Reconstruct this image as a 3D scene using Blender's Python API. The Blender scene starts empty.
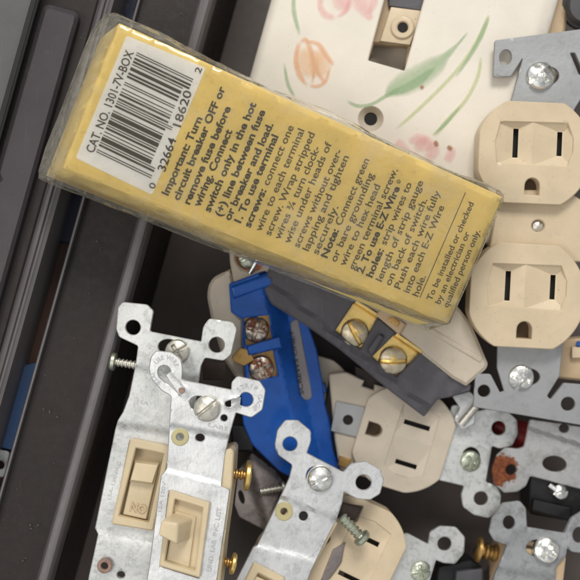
import bpy, bmesh, math, random
from mathutils import Vector, noise
from mathutils.geometry import delaunay_2d_cdt
random.seed(7)
S = 0.00033          # metres per photo pixel at table height (about real size)
H = 900.0            # camera height above z = 0, in the same pixel unit
CX = CY = 290.0
CAM = Vector((0, 0, H))
COL = bpy.context.scene.collection

# ------------------------------------------------------------------ materials
def nodes(m):
    m.use_nodes = True
    nt = m.node_tree
    return nt, nt.nodes['Principled BSDF']

def N(nt, typ, **kw):
    n = nt.nodes.new(typ)
    for k, v in kw.items():
        if k in n.inputs: n.inputs[k].default_value = v
        else: setattr(n, k, v)
    return n

def coords(nt, scale=1.0):
    tc = nt.nodes.new('ShaderNodeTexCoord')
    mp = nt.nodes.new('ShaderNodeMapping')
    mp.inputs['Scale'].default_value = (scale / S,) * 3
    nt.links.new(tc.outputs['Object'], mp.inputs['Vector'])
    return mp.outputs['Vector']

def ramp(nt, fac, stops):
    r = nt.nodes.new('ShaderNodeValToRGB')
    el = r.color_ramp.elements
    while len(el) < len(stops): el.new(0.5)
    for e, (p, c) in zip(el, stops):
        e.position = p
        e.color = tuple(c) + (1,) if len(c) == 3 else c
    nt.links.new(fac, r.inputs[0])
    return r.outputs[0]

def mixc(nt, fac, a, b):
    m = nt.nodes.new('ShaderNodeMix'); m.data_type = 'RGBA'
    for sock, v in ((0, fac), (6, a), (7, b)):
        if isinstance(v, (int, float)): m.inputs[sock].default_value = v
        elif isinstance(v, tuple): m.inputs[sock].default_value = v + (1,) if len(v) == 3 else v
        else: nt.links.new(v, m.inputs[sock])
    return m.outputs[2]

def bump(nt, b, h, strength, dist):
    bp = nt.nodes.new('ShaderNodeBump')
    bp.inputs['Strength'].default_value = strength
    bp.inputs['Distance'].default_value = dist * S
    nt.links.new(h, bp.inputs['Height'])
    nt.links.new(bp.outputs[0], b.inputs['Normal'])

def noise_fac(nt, v, scale, detail=4, rough=.55, dist=0.0):
    n = N(nt, 'ShaderNodeTexNoise', Scale=scale, Detail=detail, Roughness=rough, Distortion=dist)
    nt.links.new(v, n.inputs['Vector'])
    return n.outputs['Fac']

def plastic(name, col, rough=.45, dirt=(.25, .17, .09), dirt_amt=.35, var=.06, bumpy=.25, spec=.4, specks=.0, sss=0.0, scratch=0.0):
    m = bpy.data.materials.new(name); nt, b = nodes(m)
    v = coords(nt)
    big = noise_fac(nt, v, .025, 5)
    lo = tuple(c * (1 - var * 2) for c in col); hi = tuple(min(1, c * (1 + var)) for c in col)
    c = ramp(nt, big, [(.3, lo), (.7, hi)])
    d = noise_fac(nt, v, .11, 8, .68)
    dm = ramp(nt, d, [(.58, (0, 0, 0)), (.76, (dirt_amt,) * 3)])
    c = mixc(nt, dm, c, dirt)
    if specks:
        sp = noise_fac(nt, v, .55, 2, .5)
        sm = ramp(nt, sp, [(.70, (0, 0, 0)), (.74, (specks,) * 3)])
        c = mixc(nt, sm, c, tuple(x * .35 for x in dirt))
    if scratch:
        for rz, sc_ in ((.3, .012), (-.5, .02), (1.2, .015)):
            mp = nt.nodes.new('ShaderNodeMapping'); mp.inputs['Rotation'].default_value = (0, 0, rz); mp.inputs['Scale'].default_value = (.8, sc_, .1)
            nt.links.new(v, mp.inputs['Vector'])
            sm = ramp(nt, noise_fac(nt, mp.outputs[0], 1.0, 3, .6), [(.69, (0,) * 3), (.71, (scratch,) * 3)])
            c = mixc(nt, sm, c, tuple(min(1, x * 3 + .03) for x in col))
    nt.links.new(c, b.inputs['Base Color'])
    rr = ramp(nt, d, [(.3, (rough * .85,) * 3), (.7, (min(1, rough * 1.25),) * 3)])
    nt.links.new(rr, b.inputs['Roughness'])
    b.inputs['Specular IOR Level'].default_value = spec
    if sss:
        b.inputs['Subsurface Weight'].default_value = sss
        b.inputs['Subsurface Radius'].default_value = (1, .6, .3)
        b.inputs['Subsurface Scale'].default_value = 3 * S
    bump(nt, b, noise_fac(nt, v, .35, 5, .6), bumpy, .35)
    return m

def metal(name, col, rough=.38, met=.9, spangle=.25, scale=.16, grime=(.10, .085, .07), gr=.4, brushed=False, rust=0.0, bumpy=.6):
    m = bpy.data.materials.new(name); nt, b = nodes(m)
    v = coords(nt)
    vo = N(nt, 'ShaderNodeTexVoronoi', Scale=scale); nt.links.new(v, vo.inputs['Vector'])
    sep = nt.nodes.new('ShaderNodeSeparateColor'); nt.links.new(vo.outputs['Color'], sep.inputs[0])
    nz = noise_fac(nt, v, .3, 8, .7)
    add = N(nt, 'ShaderNodeMath', operation='ADD'); 
    half = N(nt, 'ShaderNodeMath', operation='MULTIPLY_ADD'); half.inputs[1].default_value = .3; half.inputs[2].default_value = .35
    nt.links.new(sep.outputs[0], half.inputs[0]); nt.links.new(half.outputs[0], add.inputs[0]); nt.links.new(nz, add.inputs[1])
    c = ramp(nt, add.outputs[0], [(.62, tuple(x * (1 - spangle) for x in col)), (1.0 / 1.0 * .99, tuple(min(1, x * (1 + spangle * .5)) for x in col))])
    g = noise_fac(nt, v, .06, 8, .7)
    gm = ramp(nt, g, [(.52, (0, 0, 0)), (.75, (gr,) * 3)])
    c = mixc(nt, gm, c, grime)
    pits = noise_fac(nt, v, .9, 3, .6)
    pm = ramp(nt, pits, [(.66, (0, 0, 0)), (.74, (gr,) * 3)])
    c = mixc(nt, pm, c, grime)
    mval = None
    if rust:
        rn = noise_fac(nt, v, .09, 8, .7)
        rm = ramp(nt, rn, [(.60 - rust * .3, (0, 0, 0)), (.66 - rust * .3, (1, 1, 1))])
        rc = ramp(nt, noise_fac(nt, v, .5, 5, .7), [(.3, (.07, .018, .008)), (.7, (.33, .10, .03))])
        c = mixc(nt, rm, c, rc)
        inv = N(nt, 'ShaderNodeMath', operation='MULTIPLY_ADD'); inv.inputs[1].default_value = -met; inv.inputs[2].default_value = met
        nt.links.new(rm, inv.inputs[0]); nt.links.new(inv.outputs[0], b.inputs['Metallic'])
    else:
        b.inputs['Metallic'].default_value = met
    nt.links.new(c, b.inputs['Base Color'])
    rr = ramp(nt, add.outputs[0], [(.3, (rough * .8,) * 3), (1., (min(1, rough * 1.3),) * 3)])
    nt.links.new(rr, b.inputs['Roughness'])
    mp = nt.nodes.new('ShaderNodeMapping'); mp.inputs['Rotation'].default_value = (0, 0, .35); mp.inputs['Scale'].default_value = (1.6, .035, .3)
    nt.links.new(v, mp.inputs['Vector'])
    scr = noise_fac(nt, mp.outputs[0], 1.0, 5, .7)
    ad = N(nt, 'ShaderNodeMath', operation='MULTIPLY_ADD'); ad.inputs[1].default_value = .35
    nt.links.new(scr, ad.inputs[0]); nt.links.new(noise_fac(nt, v, .22, 6, .62), ad.inputs[2])
    bump(nt, b, ad.outputs[0], bumpy, .55)
    return m

def flat(name, col, rough=.6, met=0.0, wear=0.0):
    m = bpy.data.materials.new(name); nt, b = nodes(m)
    v = coords(nt)
    n = noise_fac(nt, v, .4, 6, .65)
    c = ramp(nt, n, [(.3, tuple(x * .85 for x in col)), (.7, tuple(min(1, x * 1.12) for x in col))])
    nt.links.new(c, b.inputs['Base Color'])
    b.inputs['Roughness'].default_value = rough; b.inputs['Metallic'].default_value = met
    if wear:
        w = ramp(nt, noise_fac(nt, v, .5, 5, .7), [(.30, (wear,) * 3), (.5, (1, 1, 1))])
        nt.links.new(w, b.inputs['Alpha'])
    return m

def film_mat(crumple=.6, name='clear_film'):
    m = bpy.data.materials.new(name); m.use_nodes = True; nt = m.node_tree
    for n in list(nt.nodes): nt.nodes.remove(n)
    v = coords(nt)
    out = nt.nodes.new('ShaderNodeOutputMaterial')
    wn = noise_fac(nt, v, .03, 3, .5, 1.0)
    bp = nt.nodes.new('ShaderNodeBump'); bp.inputs['Strength'].default_value = .5; bp.inputs['Distance'].default_value = 1.5 * S
    vd = N(nt, 'ShaderNodeTexVoronoi', Scale=.035); vd.feature = 'DISTANCE_TO_EDGE'
    wv = nt.nodes.new('ShaderNodeTexNoise'); wv.inputs['Scale'].default_value = .03; nt.links.new(v, wv.inputs['Vector'])
    va = N(nt, 'ShaderNodeVectorMath', operation='MULTIPLY_ADD'); va.inputs[1].default_value = (30, 30, 30)
    nt.links.new(wv.outputs['Color'], va.inputs[0]); nt.links.new(v, va.inputs[2]); nt.links.new(va.outputs[0], vd.inputs['Vector'])
    cr1 = ramp(nt, vd.outputs['Distance'], [(0, (0,) * 3), (.09, (crumple * .8,) * 3), (.3, (crumple,) * 3)])
    hs = N(nt, 'ShaderNodeMath', operation='MULTIPLY_ADD'); hs.inputs[1].default_value = 1.0 if crumple > .2 else .4; nt.links.new(wn, hs.inputs[0]); nt.links.new(cr1, hs.inputs[2])
    nt.links.new(hs.outputs[0], bp.inputs['Height'])
    fr = nt.nodes.new('ShaderNodeFresnel'); fr.inputs['IOR'].default_value = 1.48; nt.links.new(bp.outputs[0], fr.inputs['Normal'])
    gl = nt.nodes.new('ShaderNodeBsdfGlossy'); gl.inputs['Roughness'].default_value = .09; nt.links.new(bp.outputs[0], gl.inputs['Normal'])
    gl.inputs['Color'].default_value = (.95, .95, .93, 1)
    tr = nt.nodes.new('ShaderNodeBsdfTransparent'); tr.inputs['Color'].default_value = (.98, .975, .95, 1)
    df = nt.nodes.new('ShaderNodeBsdfDiffuse'); df.inputs['Color'].default_value = (.62, .59, .5, 1); nt.links.new(bp.outputs[0], df.inputs['Normal'])
    lw = nt.nodes.new('ShaderNodeLayerWeight'); lw.inputs['Blend'].default_value = .35; nt.links.new(bp.outputs[0], lw.inputs['Normal'])
    mh = N(nt, 'ShaderNodeMath', operation='MULTIPLY'); mh.inputs[1].default_value = .58 if crumple > .2 else .4; nt.links.new(lw.outputs['Facing'], mh.inputs[0])  # extra whitish diffuse on the crumpled sides stands in for milky glare
    wr = ramp(nt, noise_fac(nt, v, .1, 7, .7, .8), [(.35, (.55,) * 3), (.7, (1.2,) * 3)])
    mm = N(nt, 'ShaderNodeMath', operation='MULTIPLY'); nt.links.new(mh.outputs[0], mm.inputs[0]); nt.links.new(wr, mm.inputs[1])
    sc1 = ramp(nt, noise_fac(nt, v, .022, 7, .66, .5), [(.52, (0,) * 3), (.72, (.2,) * 3)])
    sc2 = ramp(nt, noise_fac(nt, v, .35, 6, .7, 2.5), [(.60, (0,) * 3), (.72, (.09,) * 3)])
    ad = N(nt, 'ShaderNodeMath', operation='ADD'); nt.links.new(sc1, ad.inputs[0]); nt.links.new(sc2, ad.inputs[1])
    mx_ = N(nt, 'ShaderNodeMath', operation='ADD'); mx_.use_clamp = True; nt.links.new(ad.outputs[0], mx_.inputs[0]); nt.links.new(mm.outputs[0], mx_.inputs[1])
    m1 = nt.nodes.new('ShaderNodeMixShader'); nt.links.new(mx_.outputs[0], m1.inputs[0]); nt.links.new(tr.outputs[0], m1.inputs[1]); nt.links.new(df.outputs[0], m1.inputs[2])
    m2 = nt.nodes.new('ShaderNodeMixShader'); nt.links.new(fr.outputs[0], m2.inputs[0]); nt.links.new(m1.outputs[0], m2.inputs[1]); nt.links.new(gl.outputs[0], m2.inputs[2])
    nt.links.new(m2.outputs[0], out.inputs['Surface'])
    return m

def paint_mat(name, col, amt):
    m = bpy.data.materials.new(name); nt, b = nodes(m)
    v = coords(nt)
    b.inputs['Base Color'].default_value = col + (1,); b.inputs['Roughness'].default_value = .45
    at = nt.nodes.new('ShaderNodeAttribute'); at.attribute_name = 'fade'
    nz = ramp(nt, noise_fac(nt, v, .16, 6, .65), [(.2, (.6,) * 3), (.8, (1.1,) * 3)])
    mu = N(nt, 'ShaderNodeMath', operation='MULTIPLY'); nt.links.new(at.outputs['Fac'], mu.inputs[0]); nt.links.new(nz, mu.inputs[1])
    mu2 = N(nt, 'ShaderNodeMath', operation='MULTIPLY'); mu2.inputs[1].default_value = amt; mu2.use_clamp = True
    nt.links.new(mu.outputs[0], mu2.inputs[0]); nt.links.new(mu2.outputs[0], b.inputs['Alpha'])
    return m

M = dict(
    ivory=plastic('ivory_plastic', (.635, .52, .36), .34, dirt_amt=.22, specks=.5, bumpy=.2),
    ivory_pale=plastic('pale_ivory_plastic', (.55, .48, .385), .34, dirt_amt=.22, specks=.5, bumpy=.2),
    ivory_switch=plastic('switch_ivory_plastic', (.655, .54, .355), .34, dirt_amt=.18, specks=.4, bumpy=.15),
    ivory_old=plastic('aged_ivory_plastic', (.58, .43, .27), .5, dirt_amt=.4, specks=.6),
    plate=plastic('cream_glazed_plate', (.755, .70, .61), .22, dirt=(.6, .45, .3), dirt_amt=.18, var=.03, bumpy=.08, specks=.35),
    blue=plastic('blue_plastic', (.014, .10, .44), .27, dirt=(.02, .035, .10), dirt_amt=.6, specks=.4, bumpy=.3, var=.12, scratch=.14),
    slate=plastic('slate_grey_plastic', (.090, .087, .098), .5, dirt=(.15, .14, .14), dirt_amt=.6, specks=.6, bumpy=.8, var=.12, scratch=.14),
    black=plastic('black_plastic', (.012, .012, .013), .42, dirt=(.05, .045, .04), dirt_amt=.5),
    brownblack=plastic('brown_bakelite', (.03, .018, .013), .4, dirt=(.07, .05, .04), dirt_amt=.5),
    case=plastic('black_case_plastic', (.022, .0165, .0155), .55, dirt=(.05, .045, .042), dirt_amt=.35, bumpy=.5, specks=.6, spec=.35, scratch=.14),
    case_floor=plastic('case_floor_plastic', (.095, .076, .068), .5, dirt=(.10, .085, .08), dirt_amt=.4, bumpy=.5, specks=.6, scratch=.14),
    case_lip=plastic('highlit_case_plastic', (.115, .105, .108), .42, dirt=(.12, .10, .1), dirt_amt=.4, bumpy=.3, spec=.5, scratch=.14),  # case plastic lightened so the lips carry their highlight in the colour
    case_lid=plastic('case_lid_plastic', (.100, .100, .104), .5, dirt=(.15, .15, .15), dirt_amt=.2, bumpy=.5, scratch=.14),
    case_panel=plastic('case_panel_plastic', (.050, .043, .048), .45, dirt=(.10, .095, .095), dirt_amt=.4, bumpy=.35, scratch=.14),
    navy=plastic('navy_tone', (.006, .010, .028), .4, dirt_amt=.1),
    dblue=plastic('dull_blue_plastic', (.030, .065, .15), .45, dirt_amt=.1),
    brown=plastic('dark_brown_plastic', (.055, .024, .015), .5, dirt_amt=.3),
    red=plastic('red_plastic', (.22, .006, .006), .4, dirt=(.05, .01, .01), dirt_amt=.5),
    zinc=metal('galvanised_steel', (.64, .65, .655), .36, .80, spangle=.22, gr=.28),
    zinc_mottled=metal('mottled_galvanised_steel', (.57, .58, .57), .40, .75, spangle=.32, scale=.22, gr=.45),
    steel=metal('grey_steel', (.37, .38, .385), .46, .6, spangle=.08, scale=.05, gr=.25),
    steel_dull=metal('dull_steel', (.36, .37, .38), .46, .68, spangle=.2, gr=.6),
    ear_steel=metal('rust_spotted_galvanised_steel', (.44, .44, .435), .48, .62, spangle=.2, gr=.55),
    steel_dark=metal('tarnished_steel', (.24, .21, .20), .38, .8, spangle=.25, gr=.4),
    rusty=metal('rust_spotted_steel', (.5, .5, .5), .5, .6, spangle=.2, gr=.4, rust=.05),
    screw=metal('bright_screw_steel', (.80, .80, .77), .2, 1.0, spangle=.15, gr=.25, bumpy=.22),
    screw_green=metal('green_plated_screw', (.46, .49, .40), .3, .85, spangle=.3, gr=.45, bumpy=.22),
    screw_grey=metal('weathered_screw_steel', (.58, .56, .50), .35, .85, spangle=.25, gr=.45, bumpy=.22),
    screw_golden=metal('golden_grey_screw', (.56, .49, .36), .36, .85, spangle=.3, gr=.55, bumpy=.22),
    screw_rust=metal('rusting_screw_steel', (.62, .56, .48), .25, .95, spangle=.3, gr=.5, rust=.42, bumpy=.22),
    brass=metal('brass', (.78, .56, .20), .28, .95, spangle=.2, gr=.3, grime=(.2, .12, .04), bumpy=.22),
    brass_dull=metal('tarnished_brass', (.45, .28, .10), .33, .9, spangle=.3, gr=.6, grime=(.08, .04, .02)),
    rivet_brown=metal('brown_rivet', (.33, .22, .18), .5, .5, gr=.5),
    rivet_resin=plastic('resin_rivet', (.50, .45, .24), .35, dirt_amt=.4),
    copper=metal('copper', (.6, .25, .15), .3, .9, spangle=.2, gr=.5),
    card=plastic('yellow_card', (.85, .66, .245), .62, dirt=(.42, .27, .08), dirt_amt=.5, var=.05, specks=.3, bumpy=.06, spec=.18),
    label=plastic('white_label_paper', (.88, .86, .83), .5, dirt=(.5, .45, .4), dirt_amt=.3, var=.03, bumpy=.1),
    ink=flat('black_ink', (.075, .060, .040), .5, wear=.75),
    ink_soft=flat('brown_black_ink', (.125, .095, .045), .5, wear=.7),
    hole_brown=flat('brown_contact', (.085, .05, .025), .5, .3),
    bar_grey=plastic('blue_grey_bar', (.27, .25, .26), .5, dirt_amt=.6, specks=.5),
    bar_ink=flat('worn_dark_letters', (.05, .055, .08), .5, wear=.3),
    crumb=flat('crumbs', (.12, .105, .09), .9),
    hole=flat('cavity_shade', (.008, .007, .006), .8),  # near-black colour stands in for the shade inside holes and slots
    stamp=flat('stamped_letters', (.52, .525, .53), .55, .5, wear=.25),  # flat grey letters; the tone stands in for shading of pressed lettering
    stamp_ivory=flat('moulded_letters', (.56, .43, .25), .5),
    film=film_mat(),
    film_taut=film_mat(.02, 'taut_clear_film'),
    p_green=paint_mat('green_glaze_paint', (.34, .50, .28), .62),
    p_green2=paint_mat('pale_green_glaze_paint', (.52, .60, .24), .5),
    p_orange=paint_mat('orange_glaze_paint', (.84, .40, .17), .5),
    p_peach=paint_mat('peach_glaze_paint', (.86, .54, .30), .55),
    p_pink=paint_mat('pink_glaze_paint', (.86, .42, .42), .42),
    p_brown=paint_mat('brown_spot_paint', (.35, .14, .05), .9),
)

# ------------------------------------------------------------------ geometry
def ray(px, py):
    return Vector(((px - CX) / H, (CY - py) / H, -1.0))

class Plane:
    """a real plane in the scene, laid through three photo points at given heights"""
    def __init__(self, *p):
        if len(p) == 1: p = [(p[0][0], p[0][1], p[0][2]), (p[0][0] + 50, p[0][1], p[0][2]), (p[0][0], p[0][1] + 50, p[0][2])]
        q = [CAM + ray(x, y) * (H - z) for x, y, z in p]
        n = (q[1] - q[0]).cross(q[2] - q[0]).normalized()
        if n.z < 0: n = -n
        self.q, self.n = q[0], n
    def at(self, px, py, h=0.0):
        d = ray(px, py); o = self.q + self.n * h
        return CAM + d * ((o - CAM).dot(self.n) / d.dot(self.n))
    def k(self, px, py): return (H - self.at(px, py).z) / H

def tilt(cx, cy, z, a=0.0, b=0.0):
    """plane at height z over (cx, cy), rising a per px to the right and b per px down the photo"""
    return Plane((cx, cy, z), (cx + 60, cy, z + 60 * a), (cx, cy + 60, z + 60 * b))

def wloc(o):
    v = Vector((0, 0, 0))
    while o is not None:
        v += o.location; o = o.parent
    return v

def mesh(name, verts, faces, mat, parent=None, smooth=True, angle=35, mats=None, midx=None, fade=None):
    """verts in world px units"""
    me = bpy.data.meshes.new(name)
    org = wloc(parent) if parent else Vector((0, 0, 0))
    me.from_pydata([tuple(Vector(v) * S - org) for v in verts], [], faces)
    for m_ in (mats or [mat]): me.materials.append(m_)
    if midx:
        for p, i in zip(me.polygons, midx): p.material_index = i
    if fade:
        at = me.attributes.new('fade', 'FLOAT', 'POINT')
        for i, f in enumerate(fade): at.data[i].value = f
    me.validate()
    if smooth:
        me.polygons.foreach_set('use_smooth', [True] * len(me.polygons))
        me.set_sharp_from_angle(angle=math.radians(angle))
    o = bpy.data.objects.new(name, me); COL.objects.link(o)
    if parent: o.parent = parent
    return o

def recalc(o):
    bm = bmesh.new(); bm.from_mesh(o.data)
    bmesh.ops.recalc_face_normals(bm, faces=bm.faces[:])
    bm.to_mesh(o.data); bm.free()
    o.data.polygons.foreach_set('use_smooth', [True] * len(o.data.polygons))
    o.data.set_sharp_from_angle(angle=math.radians(35))
    return o

def thing(name, label, cat, px, py, z, group=None, kind=None):
    o = bpy.data.objects.new(name, None); COL.objects.link(o)
    o.location = (CAM + ray(px, py) * (H - z)) * S
    o.empty_display_size = .01
    o['label'] = label; o['category'] = cat
    if group: o['group'] = group
    if kind: o['kind'] = kind
    return o

def rnd(pts, r, seg=4):
    """round the corners of a polygon; r a number or one per corner"""
    n = len(pts); out = []
    for i in range(n):
        ri = r[i] if isinstance(r, (list, tuple)) else r
        p0, p1, p2 = Vector(pts[i - 1][:2]), Vector(pts[i][:2]), Vector(pts[(i + 1) % n][:2])
        a, b = p0 - p1, p2 - p1
        la, lb = a.length, b.length
        if ri <= 0 or la < 1e-6 or lb < 1e-6: out.append(tuple(p1)); continue
        d = min(ri, la * .48, lb * .48)
        s, e = p1 + a / la * d, p1 + b / lb * d
        for k in range(seg + 1):
            t = k / seg
            out.append(tuple(s * (1 - t) ** 2 + p1 * 2 * t * (1 - t) + e * t * t))
    return out

def resample(pts, step):
    out = []
    n = len(pts)
    for i in range(n):
        a, b = Vector(pts[i]), Vector(pts[(i + 1) % n])
        L = (b - a).length
        if L < 1e-4: continue
        m = max(1, int(round(L / step)))
        for k in range(m): out.append(tuple(a.lerp(b, k / m)))
    # drop near-duplicates
    res = []
    for p in out:
        if not res or (Vector(p) - Vector(res[-1])).length > .05: res.append(p)
    if (Vector(res[0]) - Vector(res[-1])).length < .05: res.pop()
    return res

def area(p):
    return sum(p[i - 1][0] * p[i][1] - p[i][0] * p[i - 1][1] for i in range(len(p))) / 2

def inset(pts, d):
    """towards the inside of a polygon (d > 0)"""
    n = len(pts); sg = 1 if area(pts) > 0 else -1
    out = []
    for i in range(n):
        a, b = Vector(pts[i - 1]), Vector(pts[(i + 1) % n])
        t = (b - a)
        if t.length < 1e-6: t = Vector((1, 0))
        t.normalize()
        nn = Vector((-t.y, t.x)) * sg
        out.append(tuple(Vector(pts[i]) + nn * d))
    return out

def inside(p, poly):
    x, y = p; c = False; n = len(poly); j = n - 1
    for i in range(n):
        xi, yi = poly[i]; xj, yj = poly[j]
        if (yi > y) != (yj > y) and x < (xj - xi) * (y - yi) / (yj - yi) + xi: c = not c
        j = i
    return c

def near(p, poly, d):
    x, y = p; n = len(poly); d2 = d * d
    for i in range(n):
        ax, ay = poly[i - 1]; bx, by = poly[i]
        dx, dy = bx - ax, by - ay
        L = dx * dx + dy * dy
        t = 0 if L == 0 else max(0, min(1, ((x - ax) * dx + (y - ay) * dy) / L))
        ex, ey = ax + t * dx - x, ay + t * dy - y
        if ex * ex + ey * ey < d2: return True
    return False

def ell(cx, cy, rx, ry=None, rot=0, n=22):
    ry = ry or rx; c, s = math.cos(math.radians(rot)), math.sin(math.radians(rot))
    return [(cx + rx * math.cos(a) * c - ry * math.sin(a) * s, cy - rx * math.cos(a) * s - ry * math.sin(a) * c)
            for a in (2 * math.pi * i / n for i in range(n))]

def sheet(name, outline, pl, mat, parent, h=0.0, t=4.0, holes=(), zf=None, bev=.8, step=5.0, r=0, drift=(0, 0, 0), wob=0.0, flare=0.0, obj=True):
    """a solid plate: outline in photo px on plane pl, raised h, thickness t, real holes, rounded edge"""
    if name == 'mounting_strap': r = [min(x, 2.2) for x in r] if isinstance(r, list) else min(r, 2.2)
    o = rnd(outline, r) if r else list(outline)
    loops = [resample(o, step)] + [resample(list(hh), min(step, 3)) for hh in holes]
    ins = [inset(loops[0], bev)] + [inset(l, -bev) for l in loops[1:]]
    V, E, tag = [], [], []
    for li, l in enumerate(loops):
        b = len(V); V += [Vector(p) for p in l]; tag += [0] * len(l)
        E += [(b + i, b + (i + 1) % len(l)) for i in range(len(l))]
    for l in ins:
        V += [Vector(p) for p in l]; tag += [1] * len(l)
    xs = [p[0] for p in loops[0]]; ys = [p[1] for p in loops[0]]
    x = min(xs) + step * .5; row = 0
    while x < max(xs):
        y = min(ys) + (step * .5 if row % 2 else 0)
        while y < max(ys):
            if inside((x, y), loops[0]) and not near((x, y), loops[0], bev + step * .35) and \
               not any(inside((x, y), l) or near((x, y), l, bev + step * .3) for l in loops[1:]):
                V.append(Vector((x, y))); tag.append(1)
            y += step
        x += step * .87; row += 1
    ov, oe, of, orig, _, _ = delaunay_2d_cdt(V, E, [], 0, 1e-5)
    tags = [min(tag[q] for q in (orig[i] or [0])) if orig[i] else 1 for i in range(len(ov))]
    tris = []
    for f in of:
        c = sum((ov[i] for i in f), Vector((0, 0))) / len(f)
        if abs(area([ov[i] for i in f])) < 1e-3: continue
        if inside(c, loops[0]) and not any(inside(c, l) for l in loops[1:]): tris.append(list(f))
    zz = zf or (lambda a, b_: 0.0)
    top, bot = [], []
    dv = Vector(drift)
    cxm, cym = sum(xs) / len(xs), sum(ys) / len(ys)
    for i, p in enumerate(ov):
        w = wob * noise.noise(Vector((p.x * .03, p.y * .03, cxm))) if wob else 0
        hh = h + zz(p.x, p.y) + w - (bev * .9 if tags[i] == 0 else 0)
        P = pl.at(p.x, p.y, hh); top.append(P)
        tt = t - (bev * .9 if tags[i] == 0 else 0)
        Q = P - pl.n * tt + dv
        if flare:
            cc = pl.at(cxm, cym, hh - tt)
            dd = Q - cc; Q = Q + dd.normalized() * flare
        bot.append(Q)
    nv = len(ov); verts = top + bot
    faces = [t_ for t_ in tris] + [[i + nv for i in reversed(t_)] for t_ in tris]
    cnt = {}
    for t_ in tris:
        for a, b in ((t_[0], t_[1]), (t_[1], t_[2]), (t_[2], t_[0])): cnt[(a, b)] = cnt.get((a, b), 0) + 1
    for (a, b) in list(cnt):
        if (b, a) not in cnt: faces.append([b, a, a + nv, b + nv])
    ob = mesh(name, verts, faces, mat, parent, smooth=False)
    return recalc(ob)

def hexa(name, q0, h0, q1, h1, pl, mat, parent, bev=1.0):
    """solid between quad q0 at height h0 and quad q1 at height h1 (photo px on plane pl)"""
    bm = bmesh.new()
    n = len(q0)
    a = [bm.verts.new(pl.at(x, y, h0)) for x, y in q0]
    b = [bm.verts.new(pl.at(x, y, (h1[i] if isinstance(h1, (list, tuple)) else h1))) for i, (x, y) in enumerate(q1)]
    bm.faces.new(a); bm.faces.new(b[::-1])
    for i in range(n): bm.faces.new((a[i], a[(i + 1) % n], b[(i + 1) % n], b[i]))
    bmesh.ops.recalc_face_normals(bm, faces=bm.faces[:])
    if bev: bmesh.ops.bevel(bm, geom=bm.edges[:], offset=bev, segments=3, profile=.6, affect='EDGES', clamp_overlap=True)
    org = wloc(parent) if parent else Vector()
    for v in bm.verts: v.co = v.co * S - org
    me = bpy.data.meshes.new(name); bm.to_mesh(me); bm.free()
    me.materials.append(mat)
    o = bpy.data.objects.new(name, me); COL.objects.link(o); o.parent = parent
    return recalc(o)

def frame(pl, px, py, h, rot=0):
    o = pl.at(px, py, h)
    x = pl.at(px + 5, py, h) - o; x = (x - pl.n * x.dot(pl.n)).normalized()
    y = pl.n.cross(x)
    c, s = math.cos(math.radians(rot)), math.sin(math.radians(rot))
    return o, x * c + y * s, y * c - x * s, pl.n

def screw(pl, px, py, h, r, rot, mat, parent, kind='combo', dome=.32, name='screw', lean=(0, 0), tall=None, w=.13, n=40, deep=.3, slotmat=None):
    """screw head with a cut drive, seen from above; lean tips the head"""
    o, X, Y, Z = frame(pl, px, py, h, rot)
    k = pl.k(px, py); R = r * k
    if lean[0] or lean[1]:
        Z = (Z + X * lean[0] + Y * lean[1]).normalized(); X = (X - Z * X.dot(Z)).normalized(); Y = Z.cross(X)
    tall = R * .28 if tall is None else tall
    g = []
    verts, faces = [], []
    nr, na = 16, 64
    def hh(x, y):
        d = math.hypot(x, y)
        z = dome * (1 - d * d)
        if d > .93: z -= (d - .93) * 1.8
        ww = w
        cut = 0
        sm = lambda e: max(0, min(1, (ww - e) / .05 + .5))
        if kind in ('slot', 'combo'): cut = max(cut, sm(abs(y)) * (1 if d < .97 else .9))
        if kind in ('phillips', 'combo'): cut = max(cut, sm(abs(x)) * max(0, min(1, (.68 - abs(x * 0 + y)) / .08)))
        if kind == 'phillips': cut = max(cut, sm(abs(y)) * max(0, min(1, (.68 - abs(x)) / .08)))
        if kind in ('phillips', 'combo'): cut = max(cut, max(0, min(1, (.24 - d) / .06)) * 1.2)
        z -= cut * deep
        z += .025 * noise.noise(Vector((x * 3 + px, y * 3, py)))
        return z
    verts.append(o + Z * (tall + R * hh(0, 0)))
    # grid disc: square grid mapped onto disc keeps the slots crisp
    m = n
    idx = {}
    verts = []
    for i in range(m + 1):
        for j in range(m + 1):
            u, v = 2 * i / m - 1, 2 * j / m - 1
            x = u * math.sqrt(1 - v * v / 2); y = v * math.sqrt(1 - u * u / 2)
            idx[(i, j)] = len(verts)
            verts.append(o + X * (x * R) + Y * (y * R) + Z * (tall + R * hh(x, y)))
    for i in range(m):
        for j in range(m): faces.append((idx[(i, j)], idx[(i + 1, j)], idx[(i + 1, j + 1)], idx[(i, j + 1)]))
    ring = [(i, 0) for i in range(m)] + [(m, j) for j in range(m)] + [(i, m) for i in range(m, 0, -1)] + [(0, j) for j in range(m, 0, -1)]
    b = len(verts)
    for q in ring:
        p = verts[idx[q]]; d = p - o
        verts.append(p - Z * (d.dot(Z) + R * .15))
    L = len(ring)
    for i in range(L): faces.append((idx[ring[i]], b + i, b + (i + 1) % L, idx[ring[(i + 1) % L]]))
    faces.append([b + i for i in range(L)])
    midx = None
    if slotmat:
        midx = []
        for i in range(m):
            for j in range(m):
                u, v = 2 * (i + .5) / m - 1, 2 * (j + .5) / m - 1
                x = u * math.sqrt(1 - v * v / 2); y = v * math.sqrt(1 - u * u / 2); d = math.hypot(x, y)
                midx.append(1 if (abs(y) < w * 1.05 and d < .97) or (abs(x) < w and 0 < y < .45) or d < .26 else 0)
        midx += [0] * (L + 1)
    ob = mesh(name, verts, faces, mat, parent, angle=40, mats=[mat, slotmat] if slotmat else None, midx=midx)
    return recalc(ob)

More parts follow.
